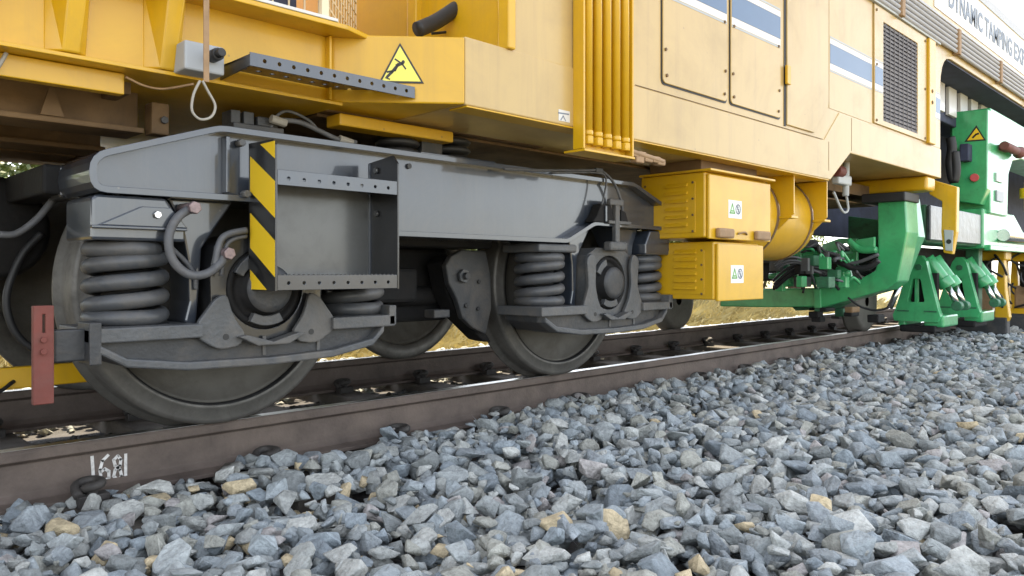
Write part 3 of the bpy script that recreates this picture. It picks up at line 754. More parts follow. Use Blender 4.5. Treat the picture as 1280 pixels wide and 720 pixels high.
# -- upper body with the arch over the tamping gear
top = [(2.21,1.505),(7.785,1.73),(7.785,2.30)]
arch = [(7.80, 2.40), (7.84, 2.49), (7.90, 2.555), (7.98, 2.60), (8.10, 2.62)]
body = MP(MB().prism([(2.21,1.49),(7.775,1.49),(7.785,2.30)]+arch+[(20,2.62),(20,3.445),(2.21,3.445)], 'y', YB, 2.30), 'body_shell', 'hazed_yellow', .006)
MP(MB().prism([(YB+.05,3.44),(YB+.05,3.60),(YB+.14,3.70),(2.16,3.70),(2.25,3.6),(2.25,3.44)], 'x', 2.25, 20), 'roof', 'roof_grey', .01)
MP(MB().box((2.21, YB-.006, 3.425), (20, YB+.02, 3.447)), 'roof_gutter', 'decal_grey', .003)
# end wall of the body facing the open deck: ribs
for px_ in (521, 636):
    p = pX(px_, 30, 2.205); MP(MB().box((2.17, p.y-.035, 1.50), (2.212, p.y+.03, 3.40)), 'wall_post', 'yellow', .006)
MP(MB().box((2.203, YB+.02, 1.5), (2.2085, 1.5, 3.4)), 'end_wall', 'yellow', 0)
# unseen hood block behind the mesh guard, added to block the sun
MP(MB().box((-6, .35, 1.503), (1.6, 2.15, 3.3)), 'shade_hood', 'yellow', .03)
MP(MB().box((-6, -.50, 1.503), (1.42, .34, 2.3)), 'dark_mesh_backing', 'interior_dark', .01)  # dark block added to stand in for the dimness behind the mesh
def bars(P0, P1, z0, z1, step, r=.0035):
    P0, P1 = Vector(P0), Vector(P1); n = int((P1-P0).length/step); m = MB()
    for i in range(n+1):
        p = P0.lerp(P1, i/n); m.cyl((p.x, p.y, z0), (p.x, p.y, z1), r, 6)
    for k in range(int((z1-z0)/step)+1):
        m.cyl((P0.x, P0.y, z0+k*step), (P1.x, P1.y, z0+k*step), r, 6)
    return m
g_ = MP(MB().box((1.46, -.60, 1.516), (1.49, -.57, 2.2)), 'mesh_guard', 'mesh_cream', .003)
bars((-2.0, -.585, 0), (1.46, -.585, 0), 1.517, 2.1, .06).build('wire_mesh', 'mesh_cream', g_, bevel=0)
bars((1.49, -.58, 0), (1.88, -.18, 0), 1.517, 2.1, .05).build('wire_mesh', 'mesh_cream', g_, bevel=0)
for x in (-1.1, .25): MB().box((x-.012, -.60, 1.517), (x+.012, -.572, 2.15)).build('mesh_post', 'mesh_cream', g_, bevel=.002)
# black hose on the deck
MP(MB().tube([pY(600,-30,-.45), pY(585,0,-.45), pY(568,12,-.45), pY(545,27,-.45), pY(522,37,-.45)], .033, 14), 'air_hose', 'rubber', 0)
MP(MB().tube([pY(600,-30,-.40), pY(590,5,-.40), pY(572,20,-.40), pY(569,37,-.40), pY(540,42,-.40)], .006, 8), 'cable', 'rubber', 0)
# -- vertical conduits in a tray
cx0, cx1 = xY(724, YB-.03), xY(783, YB-.03)
ct = MP(MB().box((cx0, YB-.022, 1.15), (cx1, YB-.006, 3.0)), 'conduit_tray', 'yellow', .002)
for x in (cx0-.012, cx1): MB().box((x, YB-.065, 1.14), (x+.012, YB-.004, 3.0)).build('tray_flange', 'yellow', ct, bevel=.002)
for i in range(5):
    x = cx0+.042+i*(cx1-cx0-.075)/4
    c_ = MB().cyl((x, YB-.045, 1.17), (x, YB-.045, 3.0), .0205, 18).build('conduit', 'yellow', ct, bevel=0)
    MB().cyl((x, YB-.045, 1.165), (x, YB-.045, 1.20), .026, 6).cyl((x, YB-.045, 1.205), (x, YB-.045, 1.225), .0235, 12).build('conduit_nut', 'yellow', c_, bevel=.002)
MB().box((cx0-.012, YB-.072, 1.128), (cx1+.012, YB+.05, 1.1385)).build('tray_foot', 'yellow', ct, bevel=.002)
ft = MB()
for i, (a, b) in enumerate(((790,192),(800,194),(808,199),(818,200),(797,200),(824,203))):
    p = pY(a, b, YB-.02); ft.box(p-Vector((.035,.02,.016)), p+Vector((.03,.02,.016)))
ft.cyl(pY(784,188,YB-.03), pY(828,202,YB-.03), .014, 10)
MP(ft, 'pipe_fittings', 'strap_brown', .006)
# -- doors, panels, stripes
def panel(px0, px1, z0, z1, name='door', m='hazed_yellow', th=.010, r=.03):
    x0, x1 = xY(px0, YB), xY(px1, YB)
    MP(MB().prism(rounded(rect(x0-.009, z0-.009, x1+.009, z1), r, 4), 'y', YB-.003, YB-.0008), 'door_seal', 'rubber', 0)
    return x0, x1, MP(MB().prism(rounded(rect(x0, z0, x1, z1), r, 4), 'y', YB-th, YB-.001), name, m, .003)
def rivets(x0, x1, z0, z1, par):
    for x, z in ((x0+.03, z0+.04), (x1-.03, z0+.04), (x0+.02, z0+.17), (x1-.02, z0+.17), (x0+.03, 2.0), (x1-.03, 2.0)):
        MB().cyl((x, YB-.0095, z), (x, YB-.016, z), .009, 8).build('rivet', 'underside', par, bevel=0)
def stripes(x0, x1, par, th):
    y = YB-th
    for z0, z1, m in ((1.992, 2.003, 'decal_grey'), (2.006, 2.048, 'stripe_white'), (2.05, 2.185, 'stripe_blue'), (2.187, 2.222, 'stripe_white'), (2.226, 2.238, 'decal_grey')):
        MB().box((x0, y-.0012, z0), (x1, y-.0002, z1)).build('stripe', m, par, bevel=0)
for a, b in ((827, 907), (912, 974)):
    x0, x1, d_ = panel(a, b, 1.557, 3.1); rivets(x0, x1, 1.557, 3.1, d_); stripes(x0+.006, x1-.006, d_, .010)
# third door: taller, hinged, with a cut corner
x0, x1 = xY(981, YB), xY(1034, YB); xc = xY(1016, YB)
d_ = MP(MB().prism([(x0+.012, 1.53), (xc, 1.53), (x1, 1.76), (x1, 3.15), (x0+.012, 3.15)], 'y', YB-.012, YB-.001), 'door', 'hazed_yellow', .004)
MB().box((x0-.016, YB-.004, 1.52), (x0+.008, YB-.0012, 3.15)).build('door_gap', 'rubber', d_, bevel=0)
for z in (1.78, 2.6): MB().box((x0-.022, YB-.03, z), (x0+.028, YB-.012, z+.12)).build('hinge', 'yellow', d_, bevel=.004)
# louvre panel
x0, x1 = xY(1091, YB), xY(1156, YB)
lx0, lx1, lz0, lz1 = xY(1102, YB), xY(1145, YB), 1.785, 2.56
lp = MP(MB().holed(rect(x0, 1.745, x1, 2.66), [rect(lx0, lz0, lx1, lz1)], 'y', YB-.014, YB-.001), 'louvre_panel', 'hazed_yellow', .003)
MB().box((lx0, YB-.003, lz0), (lx1, YB-.0008, lz1)).build('backing', 'interior_dark', lp, bevel=0)
n = 24
for i in range(n):
    z = lz0+(lz1-lz0)*(i+.5)/n; h_ = (lz1-lz0)/n
    MB().prism([(YB-.012, z-h_*.42), (YB-.010, z-h_*.42), (YB-.003, z+h_*.35), (YB-.005, z+h_*.35)], 'x', lx0, lx1).build('slat', 'louvre_grey', lp, bevel=0)
for i in range(8):
    x = lx0+(lx1-lx0)*(i+.5)/8; MB().box((x-.004, YB-.0145, lz0), (x+.004, YB-.0125, lz1)).build('mullion', 'louvre_grey', lp, bevel=0)
for x in (x0+.04, x1-.04):
    for z in (1.77, 2.2, 2.62): MB().cyl((x, YB-.0145, z), (x, YB-.020, z), .011, 8).build('rivet', 'underside', lp, bevel=0)
st_ = MP(MB().box((xY(1036, YB), YB-.003, 1.735), (x0-.02, YB-.0006, 2.9)), 'flush_panel', 'hazed_yellow', .001)
stripes(xY(1037, YB), x0-.03, st_, .003); stripes(x0+.006, lx0-.01, lp, .014)
MP(MB().box((xY(1036, YB), YB-.03, 2.665), (7.70, YB-.001, 2.685)), 'drip_rail', 'decal_grey', .003)
yp = MP(MB().box((x1+.02, YB-.035, 1.735), (x1+.19, YB-.001, 2.66)), 'corner_post', 'yellow', .008)
bolt((x1+.09, YB-.03, 2.1), (0,-1,0), .018, .01, yp, 'underside'); bolt((x1+.09, YB-.03, 2.2), (0,-1,0), .018, .01, yp, 'underside')
ep = MP(MB().box((x1+.2, YB-.003, 1.735), (7.77, YB-.0006, 2.30)), 'end_panel', 'hazed_yellow', .001)
stripes(x1+.22, 7.765, ep, .003)
# pipes and cable tray along the upper edge, with clamps
for i in range(5):
    z = 2.70+i*.045; MP(MB().cyl((5.2, YB-.03, z), (20, YB-.03, z), .017, 12), 'roof_pipe', 'roof_grey', 0)
for x in (6.6, 8.15, 9.7, 11.2): MP(MB().box((x, YB-.062, 2.67), (x+.07, YB-.001, 2.91)), 'pipe_clamp', 'strap_brown', .006)
MP(MB().box((5.2, YB-.02, 2.93), (20, YB-.001, 2.955)), 'trim_rail', 'roof_grey', .004)
# lettering
def text(body_, x, z, size, y, name, m, parent, sx=1.0):
    cu = bpy.data.curves.new(name, 'FONT'); cu.body = body_; cu.size = size; cu.extrude = .001; cu.offset = .006; cu.space_character = 1.02
    o = bpy.data.objects.new(name, cu); C.objects.link(o)
    dg = bpy.context.evaluated_depsgraph_get(); me = bpy.data.meshes.new_from_object(o.evaluated_get(dg))
    bpy.data.objects.remove(o); bpy.data.curves.remove(cu)
    o = bpy.data.objects.new(name, me); C.objects.link(o); me.materials.clear(); me.materials.append(MATS[m])
    o.location = (x, y, z); o.rotation_euler = (R(90), 0, 0); o.scale = (sx, 1, 1); setp(o, parent); return o
tb = MP(MB().box((7.6, YB-.006, 3.0), (19.5, YB-.001, 3.40)), 'name_board', 'stripe_white', .001)
for wd, xw, ww in (('DYNAMIC', 8.0, 1.16), ('TAMPING', 9.26, 1.16), ('EXPRESS', 10.52, 1.16)):
    tx = text(wd, xw, 3.105, .275, YB-.0085, 'lettering', 'letter_grey', tb, 1.0)
    cs_ = [v.co.x for v in tx.data.vertices]; tx.scale.x = ww/(max(cs_)-min(cs_))
# -- inside of the arch
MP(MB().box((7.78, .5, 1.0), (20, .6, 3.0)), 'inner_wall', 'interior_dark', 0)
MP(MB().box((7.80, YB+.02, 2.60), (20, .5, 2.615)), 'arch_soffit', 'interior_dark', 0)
for i in range(9):
    x = 8.35+i*.42; MP(MB().box((x, -.50, 2.30), (x+.27, -.46, 2.615)), 'cable_bracket', 'stripe_white', .006)
MP(MB().box((8.2, -.455, 2.22), (20, -.40, 2.45)), 'cable_duct', 'interior_dark', .01)
# -- end cross beam and hanger at the arch
MP(MB().prism(rounded([(YB+.01, 1.33), (YB+.01, 1.46), (1.9, 1.46), (1.9, 1.33)], .03, 4), 'x', 7.45, 7.68), 'cross_beam', 'yellow', .03, seg=4)
hg = MP(MB().prism(polyX(7.9, [(1163,224),(1198,234),(1197,290),(1192,318),(1181,316),(1178,290),(1179,252),(1163,243)]), 'x', 7.86, 7.94), 'hanger', 'yellow', .008)
MB().prism(polyX(7.855, [(1180,287),(1192,288),(1191,314),(1182,313)]), 'x', 7.845, 7.858).build('wear_plate', 'decal_grey', hg, bevel=.004)
MB().cyl(pX(1186, 302, 7.845), pX(1186, 302, 7.845)-Vector((.004,0,0)), .022, 10).build('pin_hole', 'rubber', hg, bevel=0)
# valve hanging in the notch
vl = MP(MB().box(pY(1047,208,-.6)-Vector((.05,.03,.06)), pY(1056,232,-.6)+Vector((.07,.03,.0))), 'valve', 'decal_grey', .012)
MB().cyl(pY(1058,195,-.6), pY(1057,245,-.6), .025, 12).build('valve_stem', 'decal_grey', vl, bevel=.002)
p = pY(1048, 214, -.62); MB().cyl(p-Vector((.06,0,0)), p+Vector((.06,0,0)), .045, 12).build('valve_cap', 'red_plate', vl, bevel=.006)
MB().tube([pY(1058,245,-.6), pY(1060,262,-.6), pY(1053,264,-.6), pY(1042,240,-.6)], .010, 8).build('cable', 'decal_grey', vl, bevel=0)

# -- equipment boxes hung below the sill
def eqbox(x0, x1, y0, y1, z0, z1, sticker, lid, nl, latch):
    b = MP(MB().box((x0, y0, z0), (x1, y1, z1)), 'equipment_box', 'yellow', .008)
    dr = MB().box((x0+.012, y0-.022, z0-.008), (x1+.02, y0-.001, z1-.012)).build('box_door', 'yellow', b, bevel=.006)
    if lid: MB().box((x0-.02, y0-.05, z1+.001), (x1+.03, y1, z1+.014)).build('lid', 'yellow', b, bevel=.003)
    # louvres on the end wall facing left
    for i in range(nl):
        z = z0+(z1-z0)*(.20+.62*i/(nl-1))
        MB().prism([(-.0, z-.004), (-.016, z-.010), (-.016, z-.004), (0, z+.018)], 'y', y0+.11, y0+.26).build('louvre', 'yellow', b, bevel=.002)
        ob = b.children[-1]; ob.location.x += x0
    MB().box((x0-.004, y0+.06, z0+.03), (x0-.0005, y1-.02, z1-.05)).build('end_panel', 'yellow', b, bevel=.001)
    for yy in (y0+.075, y1-.035):
        for t in (.1, .35, .6, .85): MB().cyl((x0-.003, yy, z0+(z1-z0)*t), (x0-.008, yy, z0+(z1-z0)*t), .007, 8).build('rivet', 'underside', b, bevel=0)
    # sticker with a triangle and a prohibition ring
    yf = y0-.0222; sx, sz, sw, sh = sticker
    sk = MB().box((sx, yf-.001, sz), (sx+sw, yf, sz+sh)).build('sticker', 'decal_white', b, bevel=0)
    def L(u, v): return (sx+sw*u, yf-.001, sz+sh*v)
    MB().ribbon([L(.12,.28), L(.29,.78), L(.46,.28), L(.10,.28)], (0,-1,0), sw*.06, .0008).build('triangle_mark', 'decal_green', sk, bevel=0)
    MB().ribbon([L(.22,.40), L(.36,.40)], (0,-1,0), sw*.06, .0008).build('triangle_bar', 'decal_green', sk, bevel=0)
    ring = [L(.72+.17*math.cos(t*.5236), .52+.26*math.sin(t*.5236)) for t in range(13)]
    MB().ribbon(ring, (0,-1,0), sw*.045, .0008).ribbon([L(.62,.72), L(.82,.32)], (0,-1,0), sw*.045, .0008).ribbon([L(.72,.66), L(.68,.52), L(.76,.50), L(.71,.36)], (0,-1,0), sw*.05, .0009).build('ring_mark', 'letter_grey', sk, bevel=0)
    if latch:
        for u in (.10, .72):
            MB().box((x0+(x1-x0)*u, yf-.03, z0+.0), (x0+(x1-x0)*(u+.24), yf, z0+.055)).build('latch', 'strap_brown', b, bevel=.01)
        MB().tube([(x0+(x1-x0)*.45, yf-.003, z0+.03), (x0+(x1-x0)*.52, yf-.02, z0+.04), (x0+(x1-x0)*.6, yf-.003, z0+.03)], .006, 6).build('handle', 'strap_brown', b, bevel=0)
    return b
u0 = xY(886, -.76); u1 = xY(962, -.76)
b1 = eqbox(u0, u1, -.735, -.30, .795, 1.165, (xY(911,-.76), .915, .155, .105), True, 6, True)
l0 = xY(897, -.76); l1 = xY(953, -.76)
b2 = eqbox(l0, l1, -.735, -.30, .440, .775, (xY(914,-.76), .535, .150, .105), False, 6, False)
MP(MB().box((u0+.02, -.70, 1.166), (u1-.05, -.35, 1.24)), 'box_hanger', 'underside', .004)
# -- air tank with two hanging brackets
tank = MP(MB().lathe([(0,4.40),(.12,4.41),(.22,4.45),(.28,4.50),(.30,4.58),(.30,5.42),(.28,5.50),(.22,5.56),(.12,5.60),(0,5.61)], (0,-.36,.985), 'x', 48), 'air_tank', 'yellow', 0)
for x in (4.86, 5.38): MB().lathe([(.300, x-.012),(.305, x-.012),(.305, x+.012),(.300, x+.012)], (0,-.36,.985), 'x', 48).build('tank_band', 'underside', tank, bevel=0)
for x in (4.88, 5.40):
    prof = [(-.76, 1.24), (-.76, .985)]+[(-.36+.306*math.cos(t), .985+.306*math.sin(t)) for t in [R(200), R(185), R(170), R(150), R(130), R(110), R(90), R(70)]]+[(-.25, 1.24)]
    MP(MB().prism(prof, 'x', x, x+.014), 'tank_bracket', 'yellow', .002)
    MP(MB().box((x-.01, -.75, .955), (x+.09, -.62, .972)), 'bracket_foot', 'yellow', .003)
MP(MB().cyl((4.41,-.45,.95), (4.33,-.52,.95), .02, 10).tube([(4.34,-.52,.95),(4.32,-.58,1.0),(4.36,-.6,1.08)], .012, 8), 'drain_valve', 'clip_steel', .002)
# -- grey box, perforated step on the left sill
jb = MP(MB().box((xY(231,-.60), -.60, pY(255,90,-.60).z), (xY(281,-.60), -.482, pY(255,54,-.60).z)), 'junction_box', 'grey_box', .006)
p = pY(265, 71, -.60); MB().cyl(p, p+Vector((0,-.05,0)), .020, 14).cyl(p+Vector((0,-.03,0)), p+Vector((0,-.075,0)), .014, 12).build('cable_gland', 'rubber', jb, bevel=.003)
fx0, fx1 = 1.14, 1.80; fy = -.70
fs = MP(MB().holed(rect(fx0, 1.258, fx1, 1.302), [circ(fx0+.05+i*(fx1-fx0-.09)/11, 1.281, .0068, 8) for i in range(12)], 'y', fy, fy+.005), 'foot_step', 'grey_paint', .001)
hl = [circ(fx0+.06+i*.052, fy+.055+r_*.055, .011, 8) for i in range(10) for r_ in range(3)]
MB().holed([(fx0, fy+.006), (fx1, fy+.006), (fx1-.08, -.49), (fx0, -.49)], hl, 'z', 1.290, 1.296).build('tread', 'black_paint', fs, bevel=0)
MB().prism([(fy+.006, 1.258), (fy+.006, 1.29), (-.482, 1.30), (-.482, 1.25)], 'x', fx0, fx0+.006).build('end_plate', 'black_paint', fs, bevel=.001)
MB().prism([(fy+.006, 1.26), (fy+.006, 1.29), (-.60, 1.29)], 'x', fx1-.006, fx1).build('end_plate', 'black_paint', fs, bevel=.001)
# -- slip warning triangle on the corner plate
cn = Vector((-.335, -.385, 0)).normalized()
cp0 = Vector((1.565, -.48, 1.3))+cn*.002
def cpt(pts, p0=cp0, n=cn): return [hit(a, b, p0, n) for a, b in pts]
tri = MP(MB().plate(cpt([(500,53.5),(473.5,103.5),(530,104.5)]), cn, .001), 'warning_triangle', 'hazard_black', 0)
MB().plate(cpt([(500,58),(477.5,101),(526,102)], cp0+cn*.001), cn, .0008).build('triangle_field', 'decal_yellow', tri, bevel=0)
fg = MB(); q0 = cp0+cn*.0018
for pts, w in (([(498,80),(490,90),(484,96)], .010), ([(498,80),(494,88),(484,90)], .007), ([(496,82),(503,79)], .012), ([(502,79),(507,86)], .006), ([(500,78),(494,74)], .006), ([(482,97),(487,99)], .005)):
    fg.ribbon(cpt(pts, q0), cn, w, .0006)
fg.plate(cpt([(504+2.2*math.cos(t*.7854), 77.5+2.4*math.sin(t*.7854)) for t in range(8)], q0), cn, .0006)
fg.build('slipping_figure', 'hazard_black', tri, bevel=0)
# small hoist decal on the sill
dc = MP(MB().box((xY(697,YB), YB-.0065, pY(703,152,YB).z), (xY(711,YB), YB-.005, pY(703,138,YB).z)), 'lifting_decal', 'stripe_white', 0)
MB().ribbon([pY(698,141,YB-.0066), pY(711,143,YB-.0066)], (0,-1,0), .006, .0005).ribbon([pY(701,150,YB-.0066), pY(704,145,YB-.0066), pY(707,151,YB-.0066)], (0,-1,0), .005, .0005).build('decal_mark', 'letter_grey', dc, bevel=0)

# hanging strap with a wire loop
st_ = MB().box((pY(257,0,-.66).x-.009, -.668, pY(252,102,-.66).z), (pY(257,0,-.66).x+.009, -.662, 1.75)).build('hanging_strap', 'strap_brown', bevel=.002)
tag(st_, 'brown webbing strap with wire loop hanging beside the grey junction box', 'strap')
MB().tube([pY(250,101,-.665), pY(242,118,-.665), pY(240,138,-.665), pY(250,149,-.665), pY(264,146,-.665), pY(269,132,-.665), pY(260,114,-.665), pY(253,101,-.665)], .0042, 8).build('wire_loop', 'wire_white', st_, bevel=0)
cb = MB().tube([pY(157,96,-.46), pY(180,107,-.46), pY(205,111,-.46), pY(242,105,-.55)], .004, 6).build('slack_cable', 'strap_brown', mach, bevel=0)
MP(MB().tube([pY(-10,95,-.46), pY(0,80,-.46), pY(8,66,-.46)], .006, 6), 'slack_cable', 'wire_white', 0)

# ================================================================== LEFT: drum and low beam seen under the frame
dm = MB().lathe([(0,.38),(.17,.38),(.19,.40),(.20,.43),(.20,1.2),(.17,1.22),(0,1.22)], (.66, 0, .766), 'y', 48).build('transmission_drum', 'dark_steel', bevel=0)
tag(dm, 'dark round transmission drum under the frame behind the bogie end', 'drum')
lb = MB().box((-3, .50, .14), (1.02, .54, .225)).build('measuring_beam', 'yellow', bevel=.006)
tag(lb, 'low yellow measuring beam slung between the rails behind the red guard plate', 'beam')
MB().box((-3, .95, .30), (.7, 1.0, .40)).build('upper_bar', 'underside', lb, bevel=.006)
MB().tube([(-3,.40,.12),(-1,.40,.08),(0.1,.40,.09),(.6,.42,.12),(.75,.5,.17)], .008, 8).build('cable', 'rubber', lb, bevel=0)
# ================================================================== GREEN SATELLITE FRAME
sat = thing('satellite_frame', (7.4, .75, 0), 'green cross yoke frame under the yellow body, beside the air tank', 'machine frame')
def GP(mb, name, m='green', bevel=.008, parent=None, **k): return mb.build(name, m, parent or sat, bevel=bevel, **k)
yk = polyX(7.2, [(1097,250),(1132,250),(1134,290),(1122,352),(1108,362),(1030,384),(950,384),(900,383),(900,361),(950,361),(1022,360),(1080,346),(1094,338),(1097,325)])
GP(MB().prism(yk, 'x', 7.2, 7.5), 'yoke', bevel=.012)
GP(MB().prism([(p.y, p.z) for p in (pX(a, b, 7.6) for a, b in ((1125,245),(1143,247),(1150,296),(1128,352)))], 'x', 7.52, 7.75), 'outer_rib', bevel=.01)
GP(MB().box((7.12, -.72, 1.22), (7.5, -.35, 1.30)), 'head_block', 'rubber', .01)
GP(MB().prism(polyX(7.19, [(1018,361),(1026,361),(1027,385),(1019,385)]), 'x', 7.17, 7.2), 'joint_plate', 'green', .004)
GP(MB().prism(polyX(7.4, [(992,380),(1060,376),(1040,386),(1000,388)]), 'x', 7.3, 7.6), 'lower_plate', 'dark_green', .006)
# perforated bracket behind, hoses, valves, boxes
pb = polyX(7.9, [(1022,318),(1030,305),(1050,298),(1072,298),(1072,332),(1052,338),(1040,322),(1026,335)])
hb = [circ(*polyX(7.9, [(1056.5,311)])[0], .055, 16), circ(*polyX(7.9, [(1031,322)])[0], .035, 12)]
GP(MB().holed(pb, hb, 'x', 7.88, 7.93), 'perforated_bracket', 'green', .006)
GP(MB().box((8.0, .55, .70), (8.3, 1.4, .95)), 'dark_housing', 'rubber', .02)
GP(MB().prism(polyX(8.4, [(1060,270),(1100,275),(1100,310),(1060,312)]), 'x', 8.4, 8.5), 'back_plate', 'dark_green', .01)
qr = random.Random(12)
# hose bundles: parallel runs between a manifold and the yoke
for bi, (X_, base, n_, r_, mt) in enumerate(((6.5, [(966,352),(985,336),(1010,330),(1040,338),(1068,352)], 4, .012, 'rubber'),
        (6.8, [(1000,356),(1008,330),(1030,318),(1055,325),(1094,342)], 4, .011, 'rubber'),
        (6.3, [(968,330),(985,322),(1005,326),(1015,345),(1018,358)], 3, .010, 'hose_grey'),
        (7.0, [(1020,300),(1028,325),(1030,345),(1045,356)], 3, .010, 'hose_grey'))):
    for k in range(n_):
        GP(MB().tube([pX(u+k*1.2, v+k*3.2+(.8*math.sin(k*2.1+u)), X_+.02*k+(7.45-X_)*(j/(len(base)-1))**3) for j, (u, v) in enumerate(base)], r_, 8), 'hydraulic_hose', mt, 0)
    u, v = base[2]; p = pX(u+2, v+4, X_+.02); GP(MB().box(p-Vector((.02,.03,.06)), p+Vector((.02,.03,.05))), 'hose_clamp', 'cast_grey', .004)
# green pipework and brackets behind the hoses
for pts, r_ in (([(962,345),(990,343),(1000,330),(1000,300)], .028), ([(975,356),(1005,352),(1030,352),(1062,340)], .030), ([(1006,300),(1006,356)], .022), ([(1060,300),(1075,312),(1096,312)], .03), ([(966,322),(1000,318),(1045,316)], .022)):
    GP(MB().tube([pX(u, v, 7.05) for u, v in pts], r_, 12, sub=5), 'green_pipe', 'green', 0)
for q4 in ([(972,358),(996,358),(990,340),(978,338)], [(1040,356),(1066,350),(1062,330),(1046,334)], [(1070,300),(1094,296),(1094,316),(1074,316)], [(1012,356),(1030,356),(1026,336),(1016,338)]):
    GP(MB().prism(polyX(7.12, q4), 'x', 7.10, 7.14), 'gusset_plate', 'green', .006)
for a, b, c in (((1015,322),(1040,325),(1060,333)),):
    GP(MB().tube([pX(1030,322,6.9), pX(1048,326,6.9), pX(1066,335,6.9), pX(1085,334,6.9), pX(1098,325,6.9)], .028, 12), 'hydraulic_hose', 'rubber', 0)
    GP(MB().tube([pX(1032,315,6.9), pX(1050,320,6.9), pX(1066,329,6.9), pX(1098,318,6.9)], .016, 10), 'hydraulic_hose', 'hose_grey', 0)
for i in range(22):
    p = pX(qr.uniform(962, 1065), qr.uniform(325, 360), qr.uniform(6.3, 7.1)); s_ = Vector((qr.uniform(.02,.07), qr.uniform(.02,.06), qr.uniform(.02,.06)))
    GP(MB().box(p-s_, p+s_), 'valve_block', qr.choice(['green', 'dark_green', 'dark_steel', 'cast_grey', 'green', 'dark_green']), .008)
for i in range(26):                          # fittings, short pipes and elbows on the valve bank
    X_ = qr.uniform(6.4, 7.15); u, v = qr.uniform(962, 1090), qr.uniform(306, 358)
    P3 = [pX(u, v, X_), pX(u+qr.uniform(-4,9), v+qr.uniform(-9,3), X_), pX(u+qr.uniform(4,16), v+qr.uniform(-8,8), X_+.1)]
    GP(MB().tube(P3, qr.uniform(.008, .018), 8, sub=4), 'pipe_elbow', qr.choice(['green', 'dark_green', 'dusty_grey', 'hose_grey', 'rubber']), 0)
p = pX(1003, 353, 6.6); GP(MB().box(p-Vector((.05,.06,.04)), p+Vector((.05,.06,.05))), 'sensor_box', 'dusty_grey', .006)
GP(MB().prism(polyX(6.8, [(966,350),(972,340),(985,345),(990,356),(975,353)]), 'x', 6.8, 6.85), 'lever', 'green', .006)
GP(MB().tube([pX(1060,372,7.1), pX(1075,383,7.1), pX(1095,388,7.1), pX(1112,384,7.1)], .010, 8), 'hydraulic_hose', 'rubber', 0)
for i in range(10):
    X_ = qr.uniform(6.9, 7.9); p = pX(qr.uniform(975, 1110), qr.uniform(382, 399), X_); s_ = Vector((qr.uniform(.03,.12), qr.uniform(.02,.07), qr.uniform(.012,.04)))
    GP(MB().box(p-s_, p+s_), 'linkage', qr.choice(['dark_steel', 'dark_steel', 'clip_steel', 'dark_green', 'underside']), .01)
# guide wheel below the yoke
GP(MB().lathe([(.05,-.06),(.26,-.06),(.30,-.05),(.30,.03),(.335,.05),(.335,.075),(.05,.075)], (8.05, 0, .3025), 'y', 48), 'guide_wheel', 'wheel_disc', 0)
GP(MB().lathe([(.05,-.06),(.26,-.06),(.30,-.05),(.30,.03),(.335,.05),(.335,.075),(.05,.075)], (6.95, 1.507, .3025), 'y', 48), 'guide_wheel', 'wheel_disc', 0)
# shiny wrapped side beam, carries the tall post
GP(MB().box((7.9, -.66, .88), (9.75, -.3, 1.24)), 'side_beam', 'dark_green', .02)
GP(MB().box((7.88, -.70, .90), (9.60, -.662, 1.23)), 'plastic_cover', 'plastic_wrap', .01)
GP(MB().prism([(9.62,.86),(14,.86),(14,1.10),(11.5,1.10),(11.0,1.30),(9.62,1.30)], 'y', -.72, -.3), 'side_beam_end', 'green', .02)
GP(MB().box((9.7, -.77, .84), (13, -.70, .90)), 'ledge', 'green', .01)
GP(MB().cyl((10.2, -.78, 1.02), (12.5, -.78, 1.02), .07, 20), 'hydraulic_cylinder', 'bright_steel', .004)
# tall post: face towards the bogie, side face along the track with an arch
ps = polyX(9.6, [(1187,250),(1226,256),(1234,236),(1235,136),(1190,140)])
GP(MB().prism(ps, 'x', 9.6, 9.75), 'tall_post', 'green', .012)
yo_ = -.755
GP(MB().prism([(9.752,1.25),(9.752,2.42),(10.6,2.42),(20,2.38),(20,2.0),(11.2,2.0),(10.75,1.93),(10.55,1.75),(10.5,1.25)], 'y', yo_, -.35), 'side_plate', 'green', .012)
wt = GP(MB().plate([hit(a, b, (9.599,0,0), (1,0,0)) for a, b in ((1220.5,156.5),(1205.5,177.5),(1232.5,175.5))], (-1,0,0), .002), 'warning_triangle', 'hazard_black', 0)
MB().plate([hit(a, b, (9.597,0,0), (1,0,0)) for a, b in ((1220.5,160),(1209,175.5),(1229.5,174))], (-1,0,0), .0015).build('triangle_field', 'hazard_yellow', wt, bevel=0)
MB().ribbon([hit(a, b, (9.5953,0,0), (1,0,0)) for a, b in ((1216,172),(1220,168),(1223,167))], (-1,0,0), .02, .001).build('slipping_figure', 'hazard_black', wt, bevel=0)
cr = GP(MB().cyl(pX(1218,222,9.6), pX(1218,222,9.56), .045, 14), 'red_clip', 'red_paint', .006)
GP(MB().box(pX(1200,194,9.55)-Vector((.1,.02,.08)), pX(1219,182,9.55)+Vector((.05,.04,.02))), 'cable_socket', 'interior_dark', .01)
GP(MB().tube([pX(1188,172,9.3), pX(1190,185,9.3), pX(1188,205,9.3), pX(1192,226,9.3), pX(1195,212,9.3), pX(1193,190,9.3)], .05, 10), 'cable_loop', 'rubber', 0)
hn = GP(MB().cyl((10.0, -.83, 2.02), (10.55, -.83, 2.02), .05, 16), 'warning_horn', 'red_plate', .006)
MB().cyl((10.55, -.83, 2.02), (10.72, -.83, 2.02), .02, 10, r2=.075).build('horn_bell', 'red_plate', hn, bevel=.002)
MB().box((10.1, -.83, 1.99), (10.4, -.754, 2.05)).build('bracket', 'red_plate', hn, bevel=.004)
for z0, z1, m in ((1.62, 1.72, 'decal_white'), (1.40, 1.52, 'grey_box')): GP(MB().box((9.95, yo_-.02, z0), (10.25, yo_-.001, z1)), 'name_plate', m, .003)
